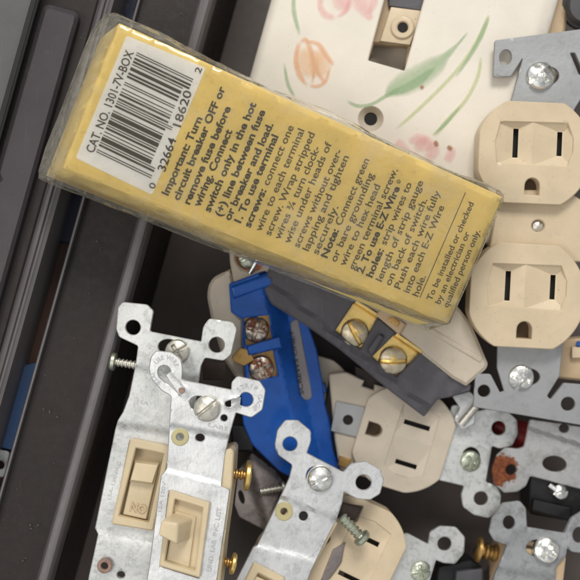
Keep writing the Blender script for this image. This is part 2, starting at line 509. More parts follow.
def lathe(name, a, b, prof, mat, parent, seg=28, flat_=None):
    """turned part along the world-px segment a..b; prof = (t along, radius)"""
    a, b = Vector(a), Vector(b); ax = (b - a); L = ax.length; ax.normalize()
    u = ax.orthogonal().normalized(); v = ax.cross(u)
    verts, faces = [], []
    for t, r in prof:
        for i in range(seg):
            an = 2 * math.pi * i / seg
            verts.append(a + ax * (t * L) + (u * math.cos(an) + v * math.sin(an)) * r)
    for k in range(len(prof) - 1):
        for i in range(seg):
            faces.append((k * seg + i, k * seg + (i + 1) % seg, (k + 1) * seg + (i + 1) % seg, (k + 1) * seg + i))
    faces.append(list(range(seg))[::-1]); faces.append([(len(prof) - 1) * seg + i for i in range(seg)])
    return recalc(mesh(name, verts, faces, mat, parent))

def side_screw(tip, head, r_shaft, r_head, t_head, matS, matH, parent, turns=7, name='screw', slot=True):
    """a whole screw lying along tip->head (world px points): threaded shaft plus slotted head, one mesh"""
    prof = [(0, .1), (0.02, r_shaft * .7)]
    steps = turns * 4
    for i in range(steps + 1):
        prof.append((.03 + .95 * i / steps, r_shaft * (1.0 if i % 4 in (1, 2) else .74)))
    prof.append((1, r_shaft * .8))
    sh = lathe(name, tip, head, prof, matS, parent, 20)
    d = (Vector(head) - Vector(tip)).normalized()
    a = Vector(head); b = a + d * t_head
    lathe('screw_head', a, b, [(0, r_head * .8), (.12, r_head), (.6, r_head), (.85, r_head * .85), (1, r_head * .5)], matH, sh, 28)
    if slot:
        u = d.orthogonal().normalized(); v = d.cross(u)
        c = b + d * .15; w, l = r_head * .13, r_head * .62
        vs = [c + u * (sx * l) + v * (sy * w) + d * z for z in (-1.2, .25) for sx, sy in ((-1, -1), (1, -1), (1, 1), (-1, 1))]
        recalc(mesh('drive_slot', vs, [(0, 1, 2, 3), (7, 6, 5, 4), (0, 4, 5, 1), (1, 5, 6, 2), (2, 6, 7, 3), (3, 7, 4, 0)], M['hole'], sh))
    return sh

def tube(name, pts, rads, mat, parent, seg=12):
    verts, faces = [], []
    pts = [Vector(p) for p in pts]
    for i, p in enumerate(pts):
        d = (pts[min(i + 1, len(pts) - 1)] - pts[max(i - 1, 0)]).normalized()
        u = Vector((0, 0, 1)).cross(d)
        if u.length < .1: u = Vector((1, 0, 0)).cross(d)
        u.normalize(); v = d.cross(u); r = rads[i] if isinstance(rads, (list, tuple)) else rads
        for j in range(seg):
            a = 2 * math.pi * j / seg
            verts.append(p + u * math.cos(a) * r + v * math.sin(a) * r)
    for i in range(len(pts) - 1):
        for j in range(seg): faces.append((i * seg + j, i * seg + (j + 1) % seg, (i + 1) * seg + (j + 1) % seg, (i + 1) * seg + j))
    faces.append(list(range(seg))[::-1]); faces.append([(len(pts) - 1) * seg + j for j in range(seg)])
    return recalc(mesh(name, verts, faces, mat, parent))

_txt = {}
def glyphs(s, bold):
    key = (s, bold)
    if key not in _txt:
        cu = bpy.data.curves.new('t', 'FONT'); cu.body = s; cu.size = 1; cu.offset = .030 if bold else .012
        cu.resolution_u = 3
        ob = bpy.data.objects.new('t', cu); COL.objects.link(ob)
        dg = bpy.context.evaluated_depsgraph_get(); dg.update()
        me = ob.evaluated_get(dg).to_mesh()
        vs = [(v.co.x, v.co.y) for v in me.vertices]; fs = [tuple(p.vertices) for p in me.polygons]
        ob.evaluated_get(dg).to_mesh_clear()
        bpy.data.objects.remove(ob); bpy.data.curves.remove(cu)
        _txt[key] = (vs, fs)
    return _txt[key]

def text(lines, pl, h, mat, parent, name='text', zf=None):
    """lines = (string, start px, end px, em px, bold); one mesh for the block"""
    V, F = [], []
    for s, a, b, em, bold in lines:
        vs, fs = glyphs(s, bold)
        x0 = min(v[0] for v in vs); x1 = max(v[0] for v in vs)
        a, b = Vector(a), Vector(b); d = b - a; L = d.length; d /= L
        up = Vector((d.y, -d.x)); off = len(V)
        for x, y in vs:
            p = a + d * ((x - x0) / (x1 - x0) * L) + up * (y * em)
            V.append(pl.at(p.x, p.y, h + (zf(p.x, p.y) if zf else 0)))
        F += [tuple(i + off for i in f) for f in fs]
    o = mesh(name, V, F, mat, parent, smooth=False)
    bm = bmesh.new(); bm.from_mesh(o.data)
    for f in bm.faces:
        if f.normal.z < 0: f.normal_flip()
    bm.to_mesh(o.data); bm.free()
    return o

def arc_text(s, cx, cy, r, a0, a1, em, pl, h, mat, parent, zf=None):
    """letters on an arc (degrees, ccw, 90 = up)"""
    V, F = [], []
    n = len(s)
    for i, ch in enumerate(s):
        if ch == ' ': continue
        vs, fs = glyphs(ch, True)
        a = math.radians(a0 + (a1 - a0) * (i + .5) / n)
        up = Vector((math.cos(a), -math.sin(a))); d = Vector((-up.y, up.x))
        mx = (min(v[0] for v in vs) + max(v[0] for v in vs)) / 2; off = len(V)
        for x, y in vs:
            p = Vector((cx, cy)) + up * (r + y * em) + d * ((x - mx) * em * 1.0)
            V.append(pl.at(p.x, p.y, h + (zf(p.x, p.y) if zf else 0)))
        F += [tuple(q + off for q in f) for f in fs]
    return mesh('stamped_text', V, F, mat, parent, smooth=False)

def crease(p, q, drop, w=3.0, side=1):
    """height function: sheet drops by `drop` past the line p-q (to the side lower in the photo)"""
    p, q = Vector(p), Vector(q); d = (q - p).normalized(); nn = Vector((-d.y, d.x))
    if nn.y < 0: nn = -nn
    def f(x, y):
        s = (Vector((x, y)) - p).dot(nn) * side
        t = max(0, min(1, s / w + .5)); t = t * t * (3 - 2 * t)
        return -drop * t
    return f

def wobf(seed, amt): return lambda x, y: amt * noise.noise(Vector((x * .03, y * .03, seed)))
def addf(*fs): return lambda x, y: sum(f(x, y) for f in fs)

def strip(name, prof, mat, parent, y0=-260, y1=860, slope=-.28, th=7):
    """moulding of constant section running along the case; prof = (u at photo row 0, z[, z used to place u])"""
    pts = []
    for e in prof:
        u, z = e[0], e[1]; zr = e[2] if len(e) > 2 else z
        k = (H - zr) / H
        pts.append((u, z, k))
    verts, faces = [], []
    ny = 24; m = len(pts)
    for jj in range(ny + 1):
        y = y0 + (y1 - y0) * jj / ny
        for layer in (0, 1):
            for (u, z, k) in pts:
                X = (u + slope * y - CX) * k; Y = (CY - y) * k
                wv = .5 * noise.noise(Vector((y * .012, u * .05, 3)))
                verts.append(Vector((X, Y, z + wv - layer * th)))
    W = 2 * m
    for j in range(ny):
        for i in range(m - 1):
            a = j * W + i; faces.append((a, a + 1, a + 1 + W, a + W))
            b = a + m; faces.append((b, b + W, b + 1 + W, b + 1))
        a = j * W; faces.append((a, a + W, a + m + W, a + m))
        a = j * W + m - 1; faces.append((a, a + m, a + m + W, a + W))
    for j in (0, ny):
        faces += [(j * W + i, j * W + m + i, j * W + m + i + 1, j * W + i + 1) for i in range(m - 1)]
    return recalc(mesh(name, verts, faces, mat, parent))

def brush(strokes, pl, h, name, parent, mats):
    """soft-edged paint strokes: (points, widths, material index)"""
    V, F, A, I = [], [], [], []
    hh = h
    for pts, ws, mi in strokes:
        # catmull resample
        P = [Vector(p) for p in pts]; Q, WQ = [], []
        for i in range(len(P) - 1):
            p0, p1, p2, p3 = P[max(i - 1, 0)], P[i], P[i + 1], P[min(i + 2, len(P) - 1)]
            for k in range(6):
                t = k / 6
                Q.append(.5 * ((2 * p1) + (p2 - p0) * t + (2 * p0 - 5 * p1 + 4 * p2 - p3) * t * t + (3 * p1 - p0 - 3 * p2 + p3) * t ** 3))
                WQ.append(ws[i] * (1 - t) + ws[i + 1] * t)
        Q.append(P[-1]); WQ.append(ws[-1])
        base = len(V); m = 6; n = len(Q); hh += .04
        for i in range(n):
            d = (Q[min(i + 1, n - 1)] - Q[max(i - 1, 0)]).normalized(); u = Vector((-d.y, d.x))
            for j in range(m + 1):
                s = 2 * j / m - 1
                p = Q[i] + u * (s * WQ[i] * .62)
                V.append(pl.at(p.x, p.y, hh))
                e = min(i, n - 1 - i) / 3
                A.append(max(0, (1 - s * s)) * min(1, e))
        for i in range(n - 1):
            for j in range(m):
                a = base + i * (m + 1) + j; F.append((a, a + 1, a + m + 2, a + m + 1)); I.append(mi)
    return mesh(name, V, F, None, parent, smooth=False, mats=mats, midx=I, fade=A)

# ---------------------------------------------------------------- storage case
case = thing('storage_case', 'black plastic storage case with ribbed hinge side, holding the pile of outlets and switches', 'storage case', 100, 400, -120)
strip('case_lid', [(-500, 62), (24, 62), (31, 60), (36, 54), (38, 34)], M['case_lid'], case)
strip('hinge_track', [(38, 30), (84, 30), (97, 30), (99, 36)], M['case'], case)
strip('hinge_ridge', [(99, 36), (100, 43), (102, 47), (105, 48), (107, 45), (109, 45), (111, 48), (114, 47), (116, 42), (116.5, -6, 42)], M['case_lip'], case)
sheet('raised_panel', [(44, 3), (80, 13), (-150, 834), (-188, 824)], Plane((40, 200, 43)), M['case_panel'], case, t=16, bev=4, step=14, r=8)
strip('slot_floor', [(115.5, -6, 42), (150, -6, 22)], M['brown'], case)
strip('thin_edge', [(137, -8, 24), (137.2, 22), (138, 25), (140, 25), (141.3, 22)], M['case_lip'], case, th=3)
strip('ledge', [(140.5, 17), (160, 15), (199, 14)], M['case'], case)
strip('tray_lip', [(198, 16, 46), (198.5, 44), (201, 49), (205, 50.5), (209, 50), (212, 47), (213.5, 42), (214, 30, 42)], M['case_lip'], case)
strip('tray_wall', [(214, 28, 42), (214, -40, 38), (217, -112, 34)], M['case'], case)
flo = sheet('tray_floor', [(60, -150), (900, -150), (900, 860), (-260, 860)], Plane((290, 290, -100)), M['case_floor'], None, t=8, bev=1, step=60)
flo['kind'] = 'structure'
# lint and crumbs lying on the ledge and on the tray floor
V, F = [], []
for k_ in range(120):
    if k_ < 45:
        y = random.uniform(-10, 590); u = random.uniform(146, 196); z = 16.2; px = u - .28 * y
    elif k_ < 60:
        y = random.uniform(-10, 590); u = random.uniform(40, 96); z = 31.5; px = u - .28 * y
    else:
        y = random.uniform(180, 590); px = random.uniform(90, 580); z = -99.3
    r_ = random.choice((.35, .45, .6, .6, 1.0)); o_ = CAM + ray(px, y) * (H - z); b_ = len(V); el = random.uniform(1, 3.0); an = random.uniform(0, 3.14)
    for q in range(6):
        a_ = q * math.pi / 3
        ex, ey = math.cos(a_) * r_ * el, math.sin(a_) * r_
        V.append(o_ + Vector((ex * math.cos(an) - ey * math.sin(an), ex * math.sin(an) + ey * math.cos(an), 0)) * random.uniform(.6, 1.1))
    V.append(o_ + Vector((0, 0, r_ * .9)))
    F += [(b_ + q, b_ + (q + 1) % 6, b_ + 6) for q in range(6)]
dust = mesh('crumbs', V, F, M['crumb'], None, smooth=False)
dust['kind'] = 'stuff'; dust['label'] = 'pale lint and crumbs scattered on the black case plastic'; dust['category'] = 'dust'
# navy sheets, blue strip and clip in the narrow slot of the case
slot_pl = Plane((40, 300, 4))
t_ = thing('navy_strip', 'dark navy strip in the slot of the case just below the yellow box', 'plastic strip', 70, 200, -40)
sheet('navy_body', [(112, 60), (140, 60), (70, 243), (50, 241)], slot_pl, M['navy'], t_, t=8, step=12)  # flat navy sheet colouring this stretch of the slot
t_ = thing('navy_strip', 'dark navy strip in the slot of the case above the yellow box', 'plastic strip', 125, 5, -40)
sheet('navy_body', [(122, -60), (152, -60), (132, 22), (108, 22)], slot_pl, M['navy'], t_, t=8, step=12)
t_ = thing('blue_strip', 'dull blue plastic strip lying low in the slot at the left edge', 'plastic strip', 12, 400, -40)
sheet('blue_body', [(12, 368), (40, 362), (18, 452), (-15, 444)], slot_pl, M['dblue'], t_, t=8, step=12, r=3)
t_ = thing('steel_clip', 'small grey steel clip with a dark hole in the slot at the left edge', 'clip', 3, 462, -40)
sheet('clip_plate', [(-20, 446), (10, 452), (4, 478), (-26, 472)], slot_pl, M['steel_dull'], t_, h=6, t=3, holes=[ell(0, 465, 4.5)], r=4)

# ---------------------------------------------------------------- wall plates
pl2 = tilt(430, 60, -16)
wp2 = thing('wall_plate', 'plain ivory wall plate tucked under the tulip plate', 'wall plate', 430, 60, -30, 'wall plates')
sheet('plate_body', [(330, -120), (590, -120), (560, 60), (548, 120), (300, 60)], pl2, M['ivory_old'], wp2, t=9, bev=2.5, step=14, r=5,
      holes=[[(374, 44), (408, 46), (404, 76), (364, 76)]])
hexa('screw_boss', [(391, 7), (423, 11), (411, 46), (379, 42)], 0, [(391, 7), (422, 11), (410, 45), (380, 41)], 9, pl2, M['ivory'], wp2, .8)
sheet('boss_ring', ell(402.5, 27, 12), pl2, M['ivory'], wp2, h=11.5, t=4, bev=1.4, step=3, holes=[ell(402.8, 27.5, 5.4)])
sheet('boss_hole_shade', ell(402.8, 27.5, 6), pl2, M['hole'], wp2, h=9.6, t=.3, bev=.05, step=3)
sheet('slot_cover', [(386, -50), (436, -50), (424, 11), (389, 6)], pl2, M['slate'], wp2, h=5, t=3, step=9)
sheet('lower_web', [(374, 42), (409, 45), (404, 74), (364, 72)], tilt(390, 58, -34), M['ivory_pale'], wp2, t=3, step=6)

plp = tilt(400, 80, 6, .015, .0)
wp = thing('wall_plate', 'cream wall plate painted with tulips, lying partly under the yellow box', 'wall plate', 400, 80, -4, 'wall plates')
open_ = [(384.5, -70), (444, -70), (404, 71), (368, 60)]
open_ = [(403, -70), (443, -70), (404.5, 71), (368, 60.5)]
out = [(292, -80), (590, -80), (556, 8), (492, 262), (220, 178)]
out = [(290, -68), (577, -68), (548.5, 33), (494, 246), (222, 176)]
def plate_z(x, y):
    d = 1e9
    n = len(out)
    for i in range(n):
        ax, ay = out[i - 1]; bx, by = out[i]; dx, dy = bx - ax, by - ay
        t = max(0, min(1, ((x - ax) * dx + (y - ay) * dy) / (dx * dx + dy * dy)))
        d = min(d, math.hypot(ax + t * dx - x, ay + t * dy - y))
    wdt = 8 if x < 400 else 15
    if d >= wdt: return 0
    s = 1 - d / wdt
    return -6.5 * s ** 1.6
sheet('plate_body', out, plp, M['plate'], wp, t=9, bev=1.2, step=4.5, r=4, zf=plate_z,
      holes=[rnd(open_, 1.5), ell(370.7, 119, 12.2)])
# countersunk screw hole
def cone(name, c, r0, h0, r1, h1, pl, mat, parent):
    a, b = ell(*c, r0, n=32), ell(*c, r1, n=32)
    V = [pl.at(x, y, h0) for x, y in a] + [pl.at(x, y, h1) for x, y in b]
    F = [(i, (i + 1) % 32, 32 + (i + 1) % 32, 32 + i) for i in range(32)]
    return mesh(name, V, F, mat, parent)
cone('screw_hole', (370.7, 119), 12.6, -.6, 6.6, -7, plp, M['ivory_pale'], wp)
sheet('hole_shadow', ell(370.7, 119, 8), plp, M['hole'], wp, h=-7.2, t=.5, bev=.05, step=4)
st = []
G, G2, O, P_, B_ = 0, 1, 2, 3, 4
# leaf
st += [([(347, 101), (358, 106), (372, 104), (386, 96), (400, 88)], [3, 4, 3.5, 4, 5], G),
       ([(385, 97), (393, 90), (404, 84), (420, 76), (436, 65), (446, 56), (458, 44), (468, 32)], [2, 15, 22, 22, 18, 8, 3, 2], G),
       ([(388, 94), (402, 90), (420, 80), (436, 66)], [1, 8, 9, 1], G)]
st += [([(395, 130), (420, 108), (452, 76), (472, 50), (484, 28), (489, 14)], [3, 4, 4, 4, 5, 3], G2),
       ([(455, 78), (470, 56), (481, 36), (489, 16)], [2, 4, 5, 3], G),
       ([(434, 137), (448, 120), (466, 100), (478, 76), (481, 56)], [4, 5, 4, 4, 3], G2),
       ([(432, 136), (446, 123), (462, 104)], [2, 4, 2], G)]
st += [([(294, -8), (294, 12), (300, 36)], [3, 5, 3], G), ([(284, 62), (288, 84), (295, 97)], [2, 4, 3], G)]
# orange tulip
st += [([(300, 41), (296, 56), (299, 74), (308, 86)], [4, 5, 6, 3], O), ([(300, 42), (306, 40), (311, 52), (314, 68), (312, 84)], [3, 5, 5, 4, 3], O),
       ([(306, 41), (318, 44), (326, 55), (334, 66)], [3, 5, 6, 4], O), ([(316, 58), (318, 72), (326, 84)], [3, 4, 5], O),
       ([(309, 85), (318, 86), (326, 80), (330, 66)], [3, 4, 4, 2], O), ([(304, 46), (307, 62), (312, 78)], [12, 26, 14], 5), ([(316, 48), (320, 64), (321, 78)], [10, 22, 12], 5)]
# pink tulips
st += [([(325, -14), (320, 4), (326, 15), (336, 17)], [6, 6, 8, 5], P_), ([(334, -14), (342, 2), (352, 8)], [10, 18, 8], P_),
       ([(352, -14), (362, 4), (368, 14), (372, 20)], [16, 18, 10, 4], P_), ([(372, -14), (374, 2), (368, 14)], [6, 8, 4], P_),
       ([(336, 17), (346, 10), (350, -6)], [3, 5, 4], P_)]
st += [([(408, 142), (418, 139), (430, 140)], [4, 12, 8], P_), ([(414, 150), (424, 144), (434, 143)], [6, 14, 10], P_), ([(428, 160), (433, 150), (435, 140)], [10, 14, 6], P_),
       ([(446, 162), (451, 154), (453, 146)], [8, 10, 4], P_), ([(434, 141), (436, 143), (437, 147)], [3, 5, 3], B_), ([(447, 146), (450, 148), (452, 150)], [3, 5, 3], B_),
       ([(420, 86), (422, 87), (424, 88)], [2, 4, 2], B_), ([(395, 141), (401, 146), (412, 155)], [10, 12, 6], P_)]
brush(st, plp, .12, 'painted_tulips', wp, [M['p_green'], M['p_green2'], M['p_orange'], M['p_pink'], M['p_brown'], M['p_peach']])

# grey rounded thing at the top right corner
t_ = thing('grey_knob', 'dark grey rounded knob at the top right corner behind the plates', 'knob', 578, 8, -40)
lathe('knob_body', (CAM + ray(588, 4) * (H + 40)), (CAM + ray(588, 4) * (H - 5)), [(0, 28), (.5, 27), (.7, 25), (.72, 22), (.9, 21), (1, 17)], M['case_lid'], t_, 40)

# ---------------------------------------------------------------- duplex faces
def T(cx, cy, rot, s=1.0):
    c, sn = math.cos(math.radians(rot)), math.sin(math.radians(rot))
    return lambda x, y: (cx + s * (x * c - y * sn), cy - s * (x * sn + y * c))

def duplex_face(pl, cx, cy, rot, s, mat, parent, h=0, t=16, fw=55, fh=51, R=58.5, slots=True, down=1, dep=-6.2):
    """one outlet face: flattened disc with two sloped wells, slots and a ground hole; down = side of the ground hole"""
    f = T(cx, cy, rot, s)
    o = []
    for i in range(96):
        a = 2 * math.pi * i / 96
        x, y = R * math.cos(a), R * math.sin(a)
        o.append((max(-fw, min(fw, x)), max(-fh, min(fh, y))))
    q = []
    for p in o:
        if not q or math.hypot(p[0] - q[-1][0], p[1] - q[-1][1]) > .3: q.append(p)
    o = [f(*p) for p in q]
    d = down
    def quad(x0, y0, x1, y1): return [f(x0, y0), f(x1, y0), f(x1, y1), f(x0, y1)]
    wells = [[-36, -12 * d, -1.2, 31 * d], [-1.2, -12 * d, 37, 31 * d]]
    slots_ = [(-18.5, 9 * d, 2.6, 14.5), (25.5, 10 * d, 2.5, 12.0)]
    gh = [(-7.5, -42 * d), (7.5, -42 * d), (7.5, -33 * d)] + [(7.5 * math.cos(a), (-33 + 8 * math.sin(a)) * d) for a in (math.pi * k / 10 for k in range(1, 10))] + [(-7.5, -33 * d)]
    gh = [f(*p) for p in gh]
    well_outline = [f(-36, -11 * d), f(-38.5, 9 * d), f(-34, 30 * d), f(33, 31 * d), f(39, 16 * d), f(39, 2 * d), f(34, -12 * d)]
    ob = sheet('outlet_face', o, pl, mat, parent, h=h, t=t, bev=.9, step=5, holes=[well_outline, gh] if slots else [])
    if not slots: return ob
    # wells
    V, F = [], []
    def put(x, y, z): V.append(pl.at(*f(x, y), h + z)); return len(V) - 1
    defs = [(-40, -1.5, -18.5, 2.6, 9, 14.5), (-1.5, 38.8, 25.5, 2.5, 10, 12.0)]
    for x0, x1, sx, sw, sy, sh in defs:
        y0, y1 = -12.6, 32
        A = [put(x0, y0 * d, -.7), put(x1, y0 * d, -.7), put(x1, y1 * d, -.7), put(x0, y1 * d, -.7)]
        Bq = [put(sx - sw - 1.5, (sy - sh - 1) * d, dep), put(sx + sw + (1.5), (sy - sh - 1) * d, dep), put(sx + sw + 1.5, (sy + sh + 1) * d, dep), put(sx - sw - 1.5, (sy + sh + 1) * d, dep)]
        C = [put(sx - sw, (sy - sh) * d, dep - .4), put(sx + sw, (sy - sh) * d, dep - .4), put(sx + sw, (sy + sh) * d, dep - .4), put(sx - sw, (sy + sh) * d, dep - .4)]
        D = [put(sx - sw, (sy - sh) * d, dep - 12), put(sx + sw, (sy - sh) * d, dep - 12), put(sx + sw, (sy + sh) * d, dep - 12), put(sx - sw, (sy + sh) * d, dep - 12)]
        for i in range(4):
            j = (i + 1) % 4
            F += [(A[i], A[j], Bq[j], Bq[i]), (Bq[i], Bq[j], C[j], C[i]), (C[i], C[j], D[j], D[i])]
    w = mesh('blade_well', V, F, mat, ob, smooth=False)
    for sx, sw, sy, sh in ((-18.5, 3.4, 9, 15.5), (25.5, 3.2, 10, 13)):
        sheet('slot', [f(sx - sw, (sy - sh) * d), f(sx + sw, (sy - sh) * d), f(sx + sw, (sy + sh) * d), f(sx - sw, (sy + sh) * d)], pl, M['hole'], ob, h=h + dep - 7, t=2, bev=.1, step=8)
    sheet('ground_hole', [f(-9, -43.5 * d), f(9, -43.5 * d), f(9, -23.5 * d), f(-9, -23.5 * d)], pl, M['hole_brown'], ob, h=h - 14, t=2, bev=.1, step=8)
    return ob

# --- right-hand ivory outlet
ro = thing('duplex_outlet', 'ivory duplex outlet lying face up on a plain grey strap, beside the tulip plate', 'outlet', 530, 225, -45, 'duplex outlets')
plr = Plane((530, 226, 8), (590, 226, 9.5), (530, 286, 5))
duplex_face(plr, 533.5, 153, -2.5, 1.0, M['ivory'], ro, h=22, t=24, fw=55, fh=51)
duplex_face(plr, 526, 296, -3, 1.02, M['ivory'], ro, h=22, t=24, fw=55, fh=51)
sheet('centre_web', [(502, 190), (566, 190), (590, 206), (590, 262), (560, 262), (488, 258), (494, 222)], plr, M['ivory'], ro, h=11, t=14, bev=1.2, step=6, holes=[ell(538, 226, 6.5, 6)])
screw(plr, 538, 226.5, 5, 6.4, 60, M['screw_grey'], ro, 'slot', name='centre_screw', n=24)
sheet('outlet_body', [(508, 120), (572, 118), (566, 330), (498, 332)], plr, M['brownblack'], ro, h=-6, t=42, bev=1.5, step=20, r=4)
# grey strap in two visible ends, one sheet
strap = [(494.7, 40.4), (590, 28), (640, 26), (640, 92), (590, 84), (574, 110), (568, 230), (562, 352), (559.5, 376), (547, 396), (550.5, 399.5), (563.5, 383), (600, 386), (600, 429), (580, 425),
         (473, 407), (475.5, 374), (490.5, 374), (500, 392.5), (504, 391), (497, 368), (498, 330), (505, 230), (508, 112), (518, 76), (522.7, 58), (511, 76.5), (493, 77)]
sheet('mounting_strap', strap, plr, M['steel'], ro, h=4, t=4, bev=.7, step=6, r=[4, 0, 0, 0, 0, 4, 0, 2, 2, 1.5, 1.5, 2, 0, 0, 0, 4, 2, 2, 1, 1, 2, 0, 0, 3, 2, 2, 3, 4], wob=1.2,
      holes=[ell(505.6, 57.5, 6, 7.8, -8), ell(484, 391, 6.2), ell(568, 404, 7), ell(547, 76, 12, 9.5, 5), ell(528, 377, 12, 8.5), rnd([(570, 53), (575, 53), (584, 74), (579, 75)], 1.5)])
screw(plr, 540, 76, 3, 14.5, 35, M['screw'], ro, 'combo', name='mounting_screw', lean=(.12, .1))
screw(plr, 520.5, 377, 3, 13, 70, M['screw'], ro, 'combo', name='mounting_screw', lean=(-.1, .05))

# ---------------------------------------------------------------- small ivory things at the right edge
t_ = thing('duplex_outlet', 'ivory outlet body corner showing under the right strap at the picture edge', 'outlet', 575, 360, -60)
ple = tilt(575, 358, -22)
sheet('outlet_body', [(552, 340), (620, 336), (620, 385), (556, 378)], ple, M['ivory_old'], t_, t=30, bev=2, step=9, r=3)
hexa('raised_rib', [(571, 346), (620, 345), (620, 358), (571, 359)], 0, [(572, 347), (620, 346), (620, 357), (572, 358)], 6, ple, M['ivory'], t_, 1)
t_ = thing('blue_scrap', 'tiny dark blue plastic end beside the right outlet', 'plastic scrap', 582, 343, -10)
hexa('blue_body', [(576, 341), (610, 336), (610, 348), (575, 347)], -4, [(577, 342), (610, 337), (610, 347), (577, 346)], 8, ple, M['blue'], t_, 1)

# ---------------------------------------------------------------- outlet with slate body (lies on its side)
go = thing('duplex_outlet', 'duplex outlet on its side, dark slate body with two brass terminal screws', 'outlet', 370, 345, -40, 'duplex outlets')
plg = Plane((354, 332, 2), (414, 332, 3), (354, 392, -4))
sheet('outlet_body', [(272, 240), (300, 238), (352, 296), (418, 350), (445, 371), (471, 384), (470, 391), (451, 397), (438, 399), (424, 417), (390, 391), (372, 376), (339, 349), (305, 325), (271, 304), (264, 290), (270, 262)], plg, M['slate'], go, h=0, t=46, bev=1.6, step=6,
      r=[3, 3, 0, 0, 0, 2, 2, 3, 3, 2, 1, 1, 1, 1, 3, 3, 3], wob=2.0,
      holes=[rnd([(355, 301), (378, 316), (361, 349), (335, 331)], 1), rnd([(395, 334), (421, 352), (397, 377), (372, 357)], 1)],
      zf=lambda x, y: -6 * max(0, min(1, ((y - 296) - (x - 289) * .80) / 2.5)) - (1.2 * math.sin(x * .35 + y * .2) if x > 425 else 0))
for q in ([(355, 301), (378, 316), (361, 349), (335, 331)], [(395, 334), (421, 352), (397, 377), (372, 357)]):
    sheet('brass_terminal', [(sum(p[0] for p in q) / 4 * -.03 + x * 1.03, sum(p[1] for p in q) / 4 * -.03 + y * 1.03) for x, y in q], plg, M['brass'], go, h=-7, t=3, bev=.5, step=6)
    # upright lip of the terminal, at the ivory side
    (x0, y0), (x1, y1) = q[0], q[1]
    hexa('terminal_lip', [(x0, y0), (x1, y1), (x1 - 2, y1 + 3.5), (x0 - 2, y0 + 3.5)], -8, [(x0 + 2, y0 - 1), (x1 + 2, y1 - 1), (x1, y1 + 1.5), (x0, y0 + 1.5)], 3, plg, M['brass'], go, .5)
screw(plg, 354.5, 332.5, -7, 14, -62, M['screw_golden'], go, 'slot', name='terminal_screw', tall=5, w=.13, deep=.2, slotmat=M['brass'])  # brass colour in both slots stands in for their yellow reflection
screw(plg, 392.7, 360, -7, 14.5, 0, M['screw_golden'], go, 'slot', name='terminal_screw', tall=5, w=.13, deep=.2, slotmat=M['brass'])
for (x, y, rr, ro_) in ((354.5, 332.5, 13.8, -62), (392.7, 360, 14.2, 0)):
    o_, X_, Y_, Z_ = frame(plg, x, y, 1.4, ro_)
    pass
hexa('divider', [(366, 352), (381, 333), (385, 336), (371, 357)], -7, [(368, 350), (379, 334), (383, 337), (372, 355)], 6, plg, M['slate'], go, 1.2)
# ivory face seen along its rim, running under the yellow box
plgi = Plane((420, 335, 3), (480, 335, 5), (420, 395, 1))
sheet('outlet_face', [(338, 288), (372, 252), (440, 285), (470, 322), (480, 345), (488, 364), (486, 369), (466, 386), (452, 378), (423, 355), (396, 333), (378, 316)], plgi, M['ivory_pale'], go, h=1, t=34, bev=3, step=7,
      r=[3, 4, 5, 6, 6, 4, 3, 2, 0, 0, 0, 2])
hexa('yoke_clip', [(374, 314), (382, 306), (407, 325), (400, 336)], 0, [(376, 315), (384, 307), (405, 324), (399, 334)], 6, plgi, M['ivory_old'], go, 1)
hexa('rim_ridge', [(424, 330), (430, 326), (484, 357), (481, 364)], 0, [(425, 329.5), (429, 327), (482, 358), (480, 362)], 2.2, plgi, M['ivory_pale'], go, .9)
hexa('yoke_rib', [(388, 320), (392, 316), (400, 322), (397, 327)], 6, [(388, 320), (392, 316), (400, 322), (397, 327)], 8, plgi, M['brass_dull'], go, .4)

# ---------------------------------------------------------------- outlet with blue body
bo = thing('duplex_outlet', 'duplex outlet on its side with bright blue body and rusting terminal screws', 'outlet', 275, 370, -70, 'duplex outlets')
plb = Plane((260, 340, -4), (300, 340, -8), (285, 440, -14))
ridge_b = lambda x, y: -min(22, 1.2 * max(0, x - (284 + (y - 380) * .235)))   # right flank sits lower
sheet('outlet_body', [(229, 284), (272, 268), (296, 282), (306, 318), (317, 350), (323, 385), (325, 405), (331, 428), (333, 450), (341, 470), (326, 484), (300, 482), (279, 471), (252, 445), (243, 424), (240, 384), (246, 382), (244, 352), (243, 344), (243, 319), (231, 312)], plb, M['blue'], bo, t=52, bev=1.2, step=3,
      r=[2, 3, 4, 0, 0, 0, 0, 4, 4, 3, 3, 3, 4, 5, 3, 2, 1, 1, 1, 2, 3], wob=1.5, zf=ridge_b,
      holes=[rnd([(244, 318), (269, 315), (272, 341), (246, 346)], 1), rnd([(247, 357), (273, 350), (278, 376), (250, 383)], 1)])
hexa('top_bevel', [(230, 286), (272, 271), (276, 284), (233, 300)], 0, [(232, 288), (271, 274), (274, 283), (234, 297)], 4, plb, M['blue'], bo, 1.2)
hexa('screw_divider', [(246, 346), (281, 335), (284, 348), (248, 356)], 0, [(248, 347), (279, 337), (281, 347), (249, 354)], 5, plb, M['blue'], bo, 1.2)
for q in ([(243, 317), (270, 314), (273, 342), (245, 347)], [(246, 356), (274, 349), (279, 377), (249, 384)]):
    sheet('terminal_plate', q, plb, M['brass_dull'], bo, h=-8, t=3, bev=.4, step=7)
screw(plb, 256, 329.5, -8, 13.2, 75, M['screw_rust'], bo, 'combo', name='terminal_screw', tall=5, lean=(.1, .1))
screw(plb, 261, 368, -8, 13, 20, M['screw_rust'], bo, 'combo', name='terminal_screw', tall=5)
sheet('embossed_bar', [(290, 322), (298, 318), (311, 388), (312, 398), (306, 401), (301, 396)], plb, M['bar_grey'], bo, h=1.6, t=5, bev=.8, step=5, r=4, zf=ridge_b)
text([('SCREWS ONLY', (304, 394), (293, 330), 6, False)], plb, 2.9, M['bar_ink'], bo, 'moulded_text', zf=ridge_b)
